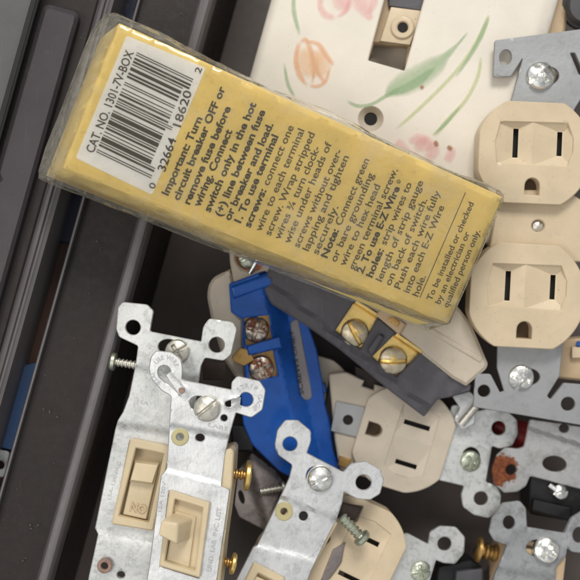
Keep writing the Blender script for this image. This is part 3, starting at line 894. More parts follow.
for yy in (384, 416):
    hexa('body_lug', [(317, yy), (324 + (yy - 372) * .12, yy - 2), (326 + (yy - 372) * .12, yy + 9), (319, yy + 10)], -36, [(318, yy + 1), (323 + (yy - 372) * .12, yy), (325 + (yy - 372) * .12, yy + 8), (320, yy + 9)], -25, plb, M['blue'], bo, .8)
plbi = Plane((222, 320, -14), (262, 320, -10), (222, 380, -20))
sheet('outlet_face', [(209, 284), (214, 277), (230, 269), (234, 285), (233, 311), (243, 320), (243, 345), (245, 356), (246, 384), (240, 384), (222, 356), (212, 322), (207, 296)], plbi, M['ivory_pale'], bo, t=40, bev=2.6, step=5, r=[4, 4, 2, 0, 0, 0, 0, 0, 2, 3, 6, 6, 5])
sheet('yoke_tab', [(232, 357), (240, 348), (250, 350), (254, 360), (244, 366), (234, 362)], plb, M['brass_dull'], bo, h=1, t=4, bev=.6, step=5, r=1)
hexa('black_recess_shade', [(203, 362), (226, 362), (226, 380), (203, 380)], -4, [(203, 362), (226, 362), (226, 380), (203, 380)], 0, tilt(215, 370, 0), M['brownblack'], bo, 1)  # dark block stands in for the shade of a black recess

# ivory fragment with copper and green screw, under the box
so = thing('ivory_outlet_end', 'ivory outlet end with copper contact and green screw peeking from under the yellow box', 'outlet', 247, 262, -70)
pls = tilt(247, 258, -8, 0, .02)
sheet('outlet_body', [(229, 236), (275, 240), (278, 268), (256, 277), (234, 284), (230, 262)], pls, M['ivory_pale'], so, t=36, bev=2, step=5, r=4, holes=[ell(250, 259, 15, 12, -20)])
sheet('contact_plate', ell(250, 259, 17, 14, -20), pls, M['copper'], so, h=-8, t=3, bev=.4, step=5)
screw(pls, 248, 259, -8, 10, 20, M['screw_green'], so, 'slot', name='ground_screw', tall=3)
a_, b_ = pls.at(250, 273, 0), pls.at(258, 258, 6)
tube('steel_pin', [a_, b_], 2.4, M['screw'], so)

# ---------------------------------------------------------------- mid outlet (pale ivory, turned on its side)
mo = thing('duplex_outlet', 'pale ivory duplex outlet turned sideways deep in the pile, mottled steel strap at its right', 'outlet', 400, 440, -100, 'duplex outlets')
plm = Plane((405, 440, -40), (465, 440, -41), (405, 500, -38))
duplex_face(plm, 404, 439, -107, .92, M['ivory_pale'], mo, h=14, t=20, fw=56, fh=50, dep=-3.2)
web = [(329, 374), (346, 372), (372, 384), (388, 388), (370, 404), (358, 430), (356, 458), (368, 478), (340, 470), (335, 440)]
sheet('centre_web', web, plm, M['ivory_pale'], mo, h=7, t=16, bev=1.4, step=6, r=3, holes=[[(366, 376), (376, 380), (374, 390), (362, 386)]])
sheet('web_recess', [(355, 366), (385, 376), (382, 396), (355, 392)], plm, M['brownblack'], mo, h=-3, t=3, step=8)
sheet('centre_strap', [(336, 401), (365, 407), (360, 438), (331, 431)], plm, M['steel'], mo, h=9.5, t=3, bev=.5, step=5, r=1, holes=[ell(348, 420, 5)])
sheet('centre_hole_shade', ell(348, 420, 6), plm, M['hole'], mo, h=7.4, t=.3, bev=.05, step=4)
duplex_face(plm, 303, 405, 73, .92, M['ivory_pale'], mo, h=-12, t=20, fw=56, fh=50, slots=False)
sheet('outlet_body', [(330, 372), (452, 405), (436, 486), (316, 455)], plm, M['brownblack'], mo, h=-10, t=36, bev=1.5, step=20, r=4)
hexa('brass_contact', [(339, 455), (352, 459), (350, 470), (337, 466)], 4, [(340, 456), (351, 460), (349, 469), (338, 465)], 12, plm, M['brass_dull'], mo, .6)
mstrap = [(447, 418), (452, 405), (470, 404), (476, 411), (487, 409), (507, 410), (517, 420), (518, 434), (512, 446), (500, 449), (492, 446), (486, 482), (497, 486), (501, 494), (500, 507), (489, 518), (474, 515), (463, 507), (461, 495), (464, 486), (438, 480)]
sheet('mounting_strap', mstrap, plm, M['zinc_mottled'], mo, h=9, t=4, bev=.8, step=5, r=3, wob=1.5, holes=[ell(498.7, 428, 7), ell(481, 498.5, 7), ell(471, 457, 9, 10)])
screw(plm, 470, 461, 8, 10.5, 30, M['screw_green'], mo, 'combo', name='mounting_screw', lean=(0, -.15))

# bright metal tab and stub at (465, 405)
t_ = thing('steel_tab', 'small bright steel tab with a round stub, wedged beside the slate outlet', 'metal tab', 464, 405, -70)
plt_ = tilt(464, 408, -24, .1, 0)
sheet('tab_plate', [(452, 396), (470, 391), (478, 400), (474, 424), (462, 430), (454, 420), (460, 408)], plt_, M['zinc'], t_, t=4, bev=.8, step=4, r=2, wob=4)
tube('stub', [plt_.at(461, 424, 5), plt_.at(476, 406, 8)], 4.2, M['screw_grey'], t_, 18)

# red connector
t_ = thing('wire_connector', 'red plastic wire connector showing between the rust-spotted and mottled straps', 'wire connector', 512, 432, -90)
a_ = CAM + ray(492, 424) * (H + 62); b_ = CAM + ray(532, 440) * (H + 58)
lathe('connector_body', a_, b_, [(0, 8), (.04, 10), (.3, 12), (.6, 15), (.9, 17), (1, 16)], M['red'], t_, 24)

# ---------------------------------------------------------------- strap with rust-spotted ear and black body
rs = thing('wall_switch', 'black-bodied wall switch whose dull steel strap has an orange rusted ear', 'switch', 550, 470, -90, 'wall switches')
pls2 = Plane((550, 460, -22), (610, 460, -20), (550, 520, -26))
rstrap = [(530, 419), (590, 428), (640, 434), (640, 500), (580, 489), (530, 476), (526, 486), (517, 492), (504, 493), (494, 484), (492, 470), (497, 455), (506, 448), (518, 449), (524, 447)]
cr = crease((527, 428), (580, 445), -7, 5, -1)
sheet('mounting_strap', rstrap, pls2, M['ear_steel'], rs, t=4, bev=.8, step=3.2, r=3, zf=cr, wob=1.5, holes=[ell(554.5, 464, 12.2, 8, -8), ell(511, 470, 5.5), ell(564, 428, 5, 4.5)])
def add_rust(m, centre, radius):
    nt = m.node_tree; b = nt.nodes['Principled BSDF']; v = coords(nt)
    d = N(nt, 'ShaderNodeVectorMath', operation='DISTANCE'); d.inputs[1].default_value = tuple(centre); nt.links.new(v, d.inputs[0])
    nz = noise_fac(nt, v, .13, 8, .72)
    f = N(nt, 'ShaderNodeMath', operation='MULTIPLY_ADD'); f.inputs[1].default_value = 26; nt.links.new(nz, f.inputs[0]); nt.links.new(d.outputs['Value'], f.inputs[2])
    sc_ = N(nt, 'ShaderNodeMath', operation='DIVIDE'); sc_.inputs[1].default_value = radius * 2 + 26; nt.links.new(f.outputs[0], sc_.inputs[0])
    e = (radius + 13) / (radius * 2 + 26)
    mk = ramp(nt, sc_.outputs[0], [(e - .035, (1, 1, 1)), (e + .03, (0, 0, 0))])
    rc = ramp(nt, noise_fac(nt, v, .22, 6, .7), [(.3, (.06, .015, .006)), (.5, (.17, .045, .014)), (.75, (.30, .10, .035))])
    old = b.inputs['Base Color'].links[0].from_socket
    nt.links.new(mixc(nt, mk, old, rc), b.inputs['Base Color'])
    inv = N(nt, 'ShaderNodeMath', operation='MULTIPLY_ADD'); inv.inputs[1].default_value = -.6; inv.inputs[2].default_value = .62
    nt.links.new(mk, inv.inputs[0]); nt.links.new(inv.outputs[0], b.inputs['Metallic'])
    r2 = N(nt, 'ShaderNodeMath', operation='MULTIPLY_ADD'); r2.inputs[1].default_value = .4; r2.inputs[2].default_value = .48
    nt.links.new(mk, r2.inputs[0]); nt.links.new(r2.outputs[0], b.inputs['Roughness'])
add_rust(M['ear_steel'], (pls2.at(501, 470) - wloc(rs) / S), 16)
sheet('switch_body', [(530, 474), (590, 488), (590, 535), (574, 522), (529, 514)], pls2, M['black'], rs, h=-5, t=45, bev=1.5, step=9, r=3)
hexa('body_step', [(532, 498), (572, 507), (572, 522), (530, 512)], -5, [(534, 500), (570, 508), (570, 520), (532, 510)], 2, pls2, M['black'], rs, 1)
screw(pls2, 559, 492, -5, 8, 20, M['screw'], rs, 'slot', name='terminal_screw', lean=(.3, .3), tall=5)
tube('screw_shank', [pls2.at(549, 485, 0), pls2.at(556, 490, 2)], 3, M['screw'], rs)

# ---------------------------------------------------------------- lower-right strap
lr = thing('wall_switch', 'wall switch with dark grey octagonal-eared strap and bright mounting screw, brass terminal at its side', 'switch', 540, 560, -90, 'wall switches')
pll = Plane((540, 550, -4), (600, 550, -6), (540, 610, -2))
lstrap = [(503, 503), (520, 501), (526, 508), (527, 527), (564, 533), (571, 518), (584, 510), (610, 512), (610, 552), (588, 554), (572, 552), (567, 548), (566, 556), (556, 567), (556, 580), (552, 640), (480, 640), (494, 577), (499, 565), (507, 545), (494, 541), (489, 532), (492, 518)]
sheet('mounting_strap', lstrap, pll, M['steel_dull'], lr, t=4, bev=.8, step=5, r=[3, 3, 2, 2, 2, 3, 3, 0, 0, 3, 2, 2, 3, 2, 0, 0, 0, 2, 1, 2, 3, 3, 4], wob=1.2, zf=addf(crease((498.5, 569.5), (554, 578), 5, 5), crease((527, 527), (507, 544), -2.5, 2.5, -1), lambda x, y: 2.5 * max(0, min(1, (x - 565.5 - (y - 533) * .2) / 2.5 + .5))),
      holes=[ell(509, 522.5, 6, 7, 10), ell(579, 535, 6.5, 8), ell(537, 548, 11, 8.5)])
screw(pll, 546, 550, 0, 13, 55, M['screw'], lr, 'phillips', name='mounting_screw', lean=(.1, .15), w=.2, deep=.45)
sheet('switch_body', [(505, 545), (566, 556), (556, 640), (486, 640)], pll, M['ivory_old'], lr, h=-5, t=44, bev=1.5, step=16, r=3)
side_screw(pll.at(506, 556, -24), pll.at(481, 550, -26), 9, 13, 6, M['brass_dull'], M['brass_dull'], lr, turns=3, name='terminal_screw')

# ---------------------------------------------------------------- bottom outlet
bt = thing('duplex_outlet', 'ivory duplex outlet at the bottom edge, half hidden by a switch strap', 'outlet', 390, 560, -90, 'duplex outlets')
plo = Plane((370, 550, -20), (430, 550, -24), (370, 610, -18))
duplex_face(plo, 351, 551, -116, .95, M['ivory'], bt, h=16, t=26, fw=55, fh=51, dep=-2.6)
bstrap = [(398, 537), (407, 533), (428, 544), (430, 532), (440, 526), (456, 527), (465, 537), (464, 553), (455, 564), (443, 563), (436, 560), (430, 580), (420, 640), (372, 640), (388, 580), (396, 552)]
sheet('mounting_strap', bstrap, plo, M['zinc_mottled'], bt, h=4, t=4, bev=.8, step=5, r=[2, 3, 1, 4, 4, 4, 4, 4, 4, 3, 1, 0, 0, 0, 0, 0], wob=1.2, holes=[ell(444.5, 543.7, 7), ell(421, 569, 9, 8)])
screw(plo, 420, 571, 3, 10, 10, M['screw_green'], bt, 'combo', name='mounting_screw', lean=(0, .15))
sheet('outlet_body', [(330, 520), (398, 545), (380, 640), (300, 640)], plo, M['brownblack'], bt, h=-12, t=34, bev=1.5, step=20, r=4)
sheet('outlet_body_end', [(438, 566), (474, 560), (490, 575), (486, 640), (430, 640)], plo, M['black'], bt, h=-8, t=34, bev=1.5, step=12, r=4)
hexa('grey_block', [(455, 570), (484, 567), (484, 600), (452, 600)], -8, [(457, 572), (482, 569), (482, 600), (454, 600)], 0, plo, M['slate'], bt, 1)

# ---------------------------------------------------------------- tarnished bracket behind
tb = thing('steel_bracket', 'tarnished dark steel bracket with a narrow slot, wedged between the two front switches', 'bracket', 258, 495, -90)
plk = Plane((255, 490, -30), (285, 490, -36), (255, 520, -22))
sheet('bracket_plate', [(238, 470), (252, 452), (276, 470), (284, 482), (266, 531), (239, 517), (234, 505)], plk, M['steel_dark'], tb, t=4, bev=.8, step=4, r=2, wob=3, holes=[ell(241.5, 497, 2.2, 6.5, 15)],
      zf=lambda x, y: 7 * max(0, min(1, (x - 250 - (y - 490) * .3) / 10)))
side_screw(plk.at(259, 492, 9), plk.at(282, 488, 12), 3.8, 7, 4, M['screw_grey'], M['screw_grey'], tb, turns=6)
hexa('bracket_block', [(229, 424), (254, 424), (256, 452), (232, 452)], -20, [(231, 426), (252, 426), (253, 450), (234, 450)], 0, tilt(240, 440, -12), M['black'], tb, 1.5)

# ---------------------------------------------------------------- toggle switches
def toggle(pl, parent, outer, inner, h, mat):
    fr = sheet('toggle_frame', outer, pl, mat, parent, h=h + 3, t=7, bev=1.2, step=4, r=2, holes=[rnd(inner, 1)])
    return fr

# back switch
bs = thing('toggle_switch', 'toggle switch lying lowest at the tray edge, flat ivory rocker and mottled steel strap', 'switch', 135, 450, -20, 'toggle switches')
plk2 = Plane((140, 430, 56), (200, 430, 58), (140, 530, 52))
bstr = [(122.6, 302), (147, 304.5), (153.6, 311), (150, 331.5), (201, 341.5), (203, 327), (209, 318.5), (233, 322), (237, 329), (231, 355), (223.6, 361), (205, 358), (201, 366), (196, 400), (186, 470), (176, 545), (168, 620), (80, 620), (88, 580), (98, 534), (95, 528), (115, 430), (118, 420), (123, 412), (129, 396), (135.5, 365), (138, 346), (119, 337), (116, 329), (118, 307)]
zb = addf(wobf(11, 1.6), crease((116, 424), (170, 433), 4, 5), crease((95, 533), (150, 544), -3, 8), crease((135, 366), (165, 373), 2.5, 3))
sheet('mounting_strap', bstr, plk2, M['zinc_mottled'], bs, t=4, bev=.8, step=4.5, r=[3, 3, 3, 3, 1, 4, 3, 3, 4, 4, 3, 2, 2, 0, 0, 0, 0, 0, 0, 1, 1, 2, 1, 1, 1, 1, 2, 4, 4, 4], zf=zb,
      holes=[ell(133, 327.5, 7.4), ell(216.6, 345, 7.8), ell(170, 348, 12, 8.5, -12), ell(121, 574.7, 4, 3.6), ell(104.5, 566, 4), [(130, 440.5), (172, 449), (153, 529), (113, 523)]])
screw(plk2, 177.5, 351.5, 0, 12.3, 30, M['screw_grey'], bs, 'combo', name='mounting_screw')
rt = sheet('rivet', ell(104.5, 566, 7.5), plk2, M['rivet_brown'], bs, h=1.0, t=2, bev=.7, step=3, holes=[ell(104.5, 566, 3.6)])
fr = toggle(plk2, bs, [(130.4, 438.5), (171, 447), (153, 531), (111.5, 524)], [(136, 448), (164, 454), (149, 523), (119, 516)], -4, M['ivory_switch'])
hexa('rocker', [(133.5, 459), (160.5, 462), (147.5, 521), (121, 515.5)], -14, [(135.5, 462), (158.5, 464.5), (146, 519), (123.5, 514)], [-3, -3, -5, -5], plk2, M['ivory_switch'], bs, 1.2)
hexa('rocker_face', [(134.5, 461), (158.5, 464), (153.5, 486), (129, 483)], -9, [(135.8, 462.5), (157.8, 465.3), (152.2, 483), (130.6, 480)], [0, 0, 3.4, 3.4], plk2, M['ivory_switch'], bs, 1.0)
text([('ON', (147, 506), (131, 502.5), 11, True)], plk2, -3.0, M['stamp_ivory'], bs, 'moulded_text')
sheet('switch_body', [(118, 436), (172, 446), (150, 560), (96, 548)], plk2, M['ivory_switch'], bs, h=-13, t=52, bev=1.5, step=16, r=3)
side_screw(plk2.at(140, 366, -8), plk2.at(116, 362, -8), 4.2, 8.5, 6, M['screw_grey'], M['screw_green'], bs, turns=6, name='ground_screw')
text([('15A-120VAC', (110, 500), (121, 462), 5, False)], plk2, .25, M['stamp'], bs, 'stamped_text', zf=zb)
text([('15A', (137, 403), (148, 405.5), 5.5, False)], plk2, .25, M['stamp'], bs, 'stamped_text', zf=zb)

# front switch
fs = thing('toggle_switch', 'toggle switch lying on top of another, ivory lever sticking up, round ears stamped STRIP GAGE', 'switch', 195, 480, 10, 'toggle switches')
plf = Plane((200, 440, 82), (260, 440, 84), (200, 540, 84))
fstr = [(156, 350.5), (171, 352), (181, 359), (182.6, 368), (182, 379), (185, 380.5), (231, 389.5), (231.5, 382), (237, 376), (259.7, 381), (265.7, 390), (262.4, 410), (251.4, 417.7), (236, 412.8), (233.5, 421), (229.3, 436), (225, 455), (221.5, 486), (230, 489.5), (217, 580), (210, 640), (136, 640), (149, 567), (161, 475), (166.6, 469), (169, 430), (171, 396), (161.7, 390.7), (150.7, 378), (148.8, 368), (150.7, 357)]
def emboss(ax, ay, bx, by, w, hgt):
    A, Bv = Vector((ax, ay)), Vector((bx, by)); d = Bv - A; L = d.length
    def f(x, y):
        p = Vector((x, y)) - A; t = max(0, min(1, p.dot(d) / L / L)); e = (p - d * t).length
        return hgt * max(0, min(1, (w - e) / 1.5 + .5))
    return f
zfz = addf(wobf(5, 1.4), crease((171, 425.5), (229, 436.5), 3.5, 5), crease((167, 470), (222, 484), -2.6, 8), emboss(166, 374, 183, 392, 5.2, 1.6), emboss(227, 404, 243, 400, 5, 1.6))
sheet('mounting_strap', fstr, plf, M['zinc'], fs, t=4, bev=.8, step=3.6, r=[4, 3, 3, 2, 1, 1, 1, 3, 4, 4, 5, 5, 4, 1, 2, 1, 0, 1, 2, 0, 0, 0, 0, 2, 2, 0, 2, 4, 4, 4, 4], zf=zfz,
      holes=[rnd([(157.5, 372), (159, 367), (164, 365), (169, 367), (172, 373), (179, 380.5), (184.5, 387), (185, 392), (181, 394.5), (177, 393), (170, 386), (163, 380.5), (159, 377)], 2.5), rnd([(224.5, 402), (232, 399.5), (238.5, 398.5), (242, 393), (247, 392), (252, 395), (253.5, 400), (251, 405), (246, 407), (241, 405.5), (238.5, 404), (231, 407), (225.5, 407)], 2.5), ell(202, 405.5, 13, 8.5, -25), ell(224, 418, 3.4), ell(200, 437.6, 4.6, 4), ell(180, 437, 4),
             [(169, 491), (209, 503.5), (199, 578), (160, 566)]])
screw(plf, 207, 408.5, 0, 13.2, 38, M['screw_grey'], fs, 'slot', name='mounting_screw', w=.11)
sheet('rivet', ell(180, 437, 8.8), plf, M['rivet_resin'], fs, h=-2.2, t=2, bev=.7, step=3, holes=[ell(180, 437, 3.9)])
hexa('gauge_tongue', [(166, 375), (171, 371), (186, 389), (180, 396)], -9, [(166, 375), (171, 371), (186, 389), (180, 396)], [-7, -7, -2.5, -2.5], plf, M['zinc'], fs, .4)
sheet('gauge_end', ell(181.5, 390.5, 3.2, 2.8, -30), plf, M['rivet_brown'], fs, h=-1.6, t=.8, bev=.3, step=3)
hexa('gauge_tongue', [(231, 398), (241, 397), (240, 406), (231, 408)], -6, [(231, 398), (241, 397), (240, 406), (231, 408)], [-2.5, -4.5, -4.5, -2.5], plf, M['zinc'], fs, .4)
arc_text('USE WIRE', 165.5, 369, 9.6, 150, 10, 6, plf, .25, M['stamp'], fs, zf=zfz)
arc_text('SOLID', 165, 371, 11.5, 248, 192, 5.5, plf, .25, M['stamp'], fs, zf=zfz)
arc_text('STRIP GAGE', 248, 398, 10.0, 150, -70, 6.5, plf, .25, M['stamp'], fs, zf=zfz)
for t_b in (('UND. LAB. INC. LIST', (211, 572), (221.5, 508), 6.5, False), ('15A 120V', (161, 512), (166, 482), 5, False), ('LABS', (208, 426.5), (227, 431), 5.5, False)):
    text([t_b], plf, .3, M['stamp'], fs, 'stamped_text', zf=zfz)
fr = toggle(plf, fs, [(169.5, 490), (210, 503), (200, 578), (159, 566)], [(175, 499), (203, 508), (195, 571), (165, 561)], -.5, M['ivory_switch'])
hexa('rocker_base', [(175, 510), (198, 516), (190, 570), (164, 561)], -14, [(175, 511), (196, 517), (189, 568), (166, 560)], -2, plf, M['ivory_switch'], fs, 1.2)
hexa('lever', [(173, 512), (194, 518), (190, 540), (169, 535)], -4, [(161, 520), (178, 523), (177, 545), (158, 535)], [21, 21, 24, 24], plf, M['ivory_switch'], fs, 2.6)
sheet('switch_body', [(166, 470), (231, 448), (234, 452), (232, 486), (224, 545), (214, 640), (150, 640)], plf, M['ivory_switch'], fs, h=-5, t=44, bev=1.5, step=12, r=3)
side_screw(plf.at(229, 473, -22), plf.at(245, 475, -24), 5, 14, 6, M['brass_dull'], M['brass'], fs, turns=3, name='terminal_screw')
side_screw(plf.at(216, 560, -30), plf.at(231, 563, -32), 4.5, 10, 5, M['brass_dull'], M['brass'], fs, turns=3, name='terminal_screw')

# lower-centre switch
cs = thing('toggle_switch', 'toggle switch at the bottom edge with clean silver strap and domed slotted screw', 'switch', 300, 540, -50, 'toggle switches')
plc = Plane((310, 500, 24), (370, 500, 22), (310, 600, 26))
cstr = [(285, 420), (298, 420), (311, 431), (311, 441), (307, 453), (343, 472), (350, 464), (366, 461), (381, 470), (384, 480), (380, 494), (370, 500), (357, 499), (344, 492), (342.5, 502), (336, 521), (329, 534), (311, 571), (286, 640), (205, 640), (236, 580), (253, 547), (257, 545), (277, 503.5), (289, 478), (292, 465), (278, 455), (274.5, 445), (277, 430)]
sheet('mounting_strap', cstr, plc, M['zinc'], cs, t=4, bev=.8, step=4.5, r=[4, 4, 4, 2, 1, 1, 3, 4, 4, 4, 4, 4, 3, 1, 1, 2, 0, 0, 0, 0, 0, 1, 1, 1, 2, 2, 4, 4, 4], wob=1.2,
      zf=addf(crease((285, 498.5), (336, 519), 3.5, 4), crease((256, 545), (318, 560), -2.5, 4)),
      holes=[ell(290, 444, 7.2), ell(363.5, 482.5, 7.8), ell(284, 511.5, 4), ell(303.4, 516, 4.4, 4.8), ell(316, 476, 10), [(253, 564), (284, 580), (262, 640), (216, 640)]])
screw(plc, 320, 478.5, 0, 13.4, 25, M['screw'], cs, 'slot', name='mounting_screw', w=.08, deep=.14, dome=.38)
sheet('punched_hole_shade', ell(303.4, 516, 6), plc, M['hole'], cs, h=-5.2, t=.3, bev=.05, step=4)  # dark disc under the hole paints its shade over the ivory body
sheet('rivet', ell(284, 511.5, 9, 9.5), plc, M['rivet_resin'], cs, h=-2.3, t=2, bev=.7, step=3, holes=[ell(284, 511.5, 3.6)])
fr = toggle(plc, cs, [(254, 562), (285, 578), (262, 640), (215, 640)], [(258, 573), (276, 582), (254, 636), (225, 636)], -1, M['ivory_switch'])
hexa('rocker', [(256, 575), (276, 584), (254, 638), (226, 638)], -12, [(256, 576), (275, 585), (254, 636), (227, 636)], -1, plc, M['ivory_switch'], cs, 1)
sheet('switch_body', [(290, 508), (338, 522), (321, 553), (306, 580), (290, 640), (215, 640), (258, 548)], plc, M['ivory_switch'], cs, h=-5.5, t=42, bev=1.5, step=14, r=3)
side_screw(plc.at(341, 516, -8), plc.at(360, 536, -9), 5.5, 9, 7, M['screw_green'], M['screw_green'], cs, turns=6, name='ground_screw')
hexa('side_recess_shade', [(324, 540), (354, 531), (353, 560), (336, 596), (306, 596)], -40, [(325, 541), (353, 533), (351, 560), (335, 595), (307, 595)], -30, plc, M['brownblack'], cs, 1)  # dark slab stands in for the shaded recess round the clip
hexa('body_clip', [(332, 549), (346, 541), (342, 563), (326, 586), (319, 582)], -30, [(333, 549.5), (345, 542.5), (341, 562), (326, 584), (320, 581)], -25, plc, M['steel_dark'], cs, .8)
hexa('side_cavity_shade', [(336, 500), (366, 505), (358, 524), (336, 520)], -40, [(338, 502), (362, 507), (355, 521), (338, 517)], -14, plc, M['brownblack'], cs, 2)  # dark slab stands in for the shaded cavity, no real cover

# ---------------------------------------------------------------- yellow box in clear film
bx = thing('cardboard_box', 'yellow printed switch box in clear film with barcode label, lying across the pile', 'box', 280, 170, 60)
A, B, C, D = (119, 23), (503, 197), (448, 324), (62, 168)
plx = Plane((A[0], A[1], 119), (B[0], B[1], 77), (D[0], D[1], 127))
wz = lambda x, y: 1.0 * noise.noise(Vector((x * .012, y * .012, 1.7)))
bq = [A, B, C, D]
sheet('carton', bq, plx, M['card'], bx, t=40, bev=1.0, step=9, r=1.5, zf=wz, drift=(-19, -1, 0))
LQ = [(126.5, 35.5), (206, 68), (152, 195), (75.5, 158)]
sheet('barcode_label', LQ, plx, M['label'], bx, h=.35, t=.3, bev=.1, step=6, r=3, zf=wz)
# barcode: real UPC-A bars
Lc = ['0001101', '0011001', '0010011', '0111101', '0100011', '0110001', '0101111', '0111011', '0110111', '0001011']
code = '032664186202'
bits = '101' + ''.join(Lc[int(c)] for c in code[:6]) + '01010' + ''.join(''.join('1' if q == '0' else '0' for q in Lc[int(c)]) for c in code[6:]) + '101'
TL, TR, BR, BL = Vector((137, 52)), Vector((193.5, 79)), Vector((151, 178.5)), Vector((96, 152))
V, F = [], []
i = 0
while i < 95:
    if bits[i] == '1':
        j = i
        while j < 95 and bits[j] == '1': j += 1
        # guard bars and the first/last digit reach further towards the numbers
        long_ = i < 10 or i > 84 or 45 <= i < 50
        s1 = 1.0 if long_ else .90
        a0, a1 = i / 95, (j - .12) / 95
        for k in range(4):
            for (s, a) in ((k / 4 * s1, a0), ((k + 1) / 4 * s1, a0), ((k + 1) / 4 * s1, a1), (k / 4 * s1, a1)):
                p = BL.lerp(TL, a).lerp(BR.lerp(TR, a), s)
                V.append(plx.at(p.x, p.y, .62 + wz(p.x, p.y)))
            F.append((len(V) - 4, len(V) - 3, len(V) - 2, len(V) - 1))
        i = j
    else: i += 1
mesh('barcode_bars', V, F, M['ink'], bx, smooth=False)
text([('CAT. NO. 1301-7V-BOX', (93.5, 153.5), (134, 52.5), 12.6, False), ('0', (154, 189.5), (156.3, 184.3), 9, False), ('32664', (165, 172), (176.5, 139.5), 12, False), ('18620', (180.5, 127.5), (192, 92), 12, False),
      ('2', (200, 74), (202.3, 68.6), 9, False)], plx, .62, M['ink'], bx, 'label_text', zf=wz)
TXT = [('Important: Turn', (168, 196), (202.5, 118.5), 10.6, 1), ('circuit breaker OFF or', (179, 201), (225.5, 88), 10.6, 1), ('remove fuse before', (189.5, 205), (231, 108), 10.6, 1),
       ('wiring. Connect', (199.5, 207.5), (232.5, 131), 10.6, 1), ('switch only in the hot', (210, 212.5), (256.5, 104), 10.4, 1), ('(+) line between fuse', (221, 217), (265.5, 111.5), 10.4, 1),
       ('or breaker and load.', (230, 221), (273.5, 124.5), 10.3, 1), ('1. To use terminal', (240.5, 223.5), (278.5, 136.5), 10.3, 1),
       ('screws:', (250, 228), (266.5, 190.5), 10.3, 1), ('connect one', (268.5, 186), (294, 127), 10.3, 0),
       ('wire to each terminal', (261, 232), (304.5, 130.5), 10.2, 0), ('screw. Wrap stripped', (270.5, 236), (315, 134), 10.2, 0), ('wires \u00be turn clock-', (280, 240), (320, 148), 10.2, 0),
       ('wise under heads of', (289.5, 244), (332, 143.5), 10.1, 0), ('screws without over-', (299, 248), (342, 151), 10.1, 0), ('lapping and tighten', (308.5, 251.5), (349, 157), 10, 0),
       ('securely.', (318, 255), (338.5, 207), 10, 0), ('Note:', (327, 258.5), (339, 230.5), 10, 1), ('Connect green', (341, 226), (369.5, 160), 10, 0), ('or bare grounding', (336, 262.5), (374, 174.5), 9.9, 0),
       ('wire to hex head', (345, 266.5), (380.5, 186), 9.9, 0), ('green terminal screw.', (354, 270.5), (398, 170), 9.8, 0), ('2. To use E-Z Wire', (362.5, 274), (400, 188), 9.8, 1), ('\u00ae', (399.5, 184), (401, 180.5), 5, 1),
       ('holes:', (372, 278), (384, 250), 9.8, 1), ('strip wires to', (386, 245.5), (412, 184), 9.8, 0), ('length of strip gauge', (381.5, 282), (423.5, 182), 9.7, 0),
       ('on back of switch.', (390.5, 286), (427.5, 200), 9.7, 0), ('Push each wire fully', (400, 289.5), (440.5, 192), 9.6, 0), ('into each E-Z Wire', (409, 293.5), (444.5, 207), 9.6, 0), ('hole.', (418, 297), (426, 276.5), 9.6, 0)]
text([t for t in TXT[:9]], plx, .35, M['ink'], bx, 'printed_text', zf=wz)
for t_b in [t for t in TXT[9:] if t[4]]: text([t_b], plx, .35, M['ink'], bx, 'printed_text', zf=wz)
text([t for t in TXT if not t[4]] , plx, .35, M['ink_soft'], bx, 'printed_text', zf=wz)
text([('To be installed or checked', (431.5, 301), (474, 203.5), 8.4, 0), ('by an electrician or', (440, 304.5), (470, 233), 8.4, 0), ('qualified person only.', (448, 308), (480.5, 231), 8.4, 0)], plx, .35, M['ink_soft'], bx, 'small_print', zf=wz)
def ribbon(pts, w, pl, h, mat, parent, name):
    V, F = [], []
    for i, p in enumerate(pts):
        d = (Vector(pts[min(i + 1, len(pts) - 1)]) - Vector(pts[max(i - 1, 0)])).normalized(); u = Vector((-d.y, d.x)) * w / 2
        for s in (-1, 1):
            q = Vector(p) + u * s; V.append(pl.at(q.x, q.y, h + wz(q.x, q.y)))
    for i in range(len(pts) - 1): F.append((2 * i, 2 * i + 1, 2 * i + 3, 2 * i + 2))
    return mesh(name, V, F, mat, parent, smooth=False)
ribbon([(465.5 + (420 - 465.5) * t / 12, 192.5 + (297.5 - 192.5) * t / 12) for t in range(13)], .8, plx, .35, M['ink_soft'], bx, 'printed_rule')

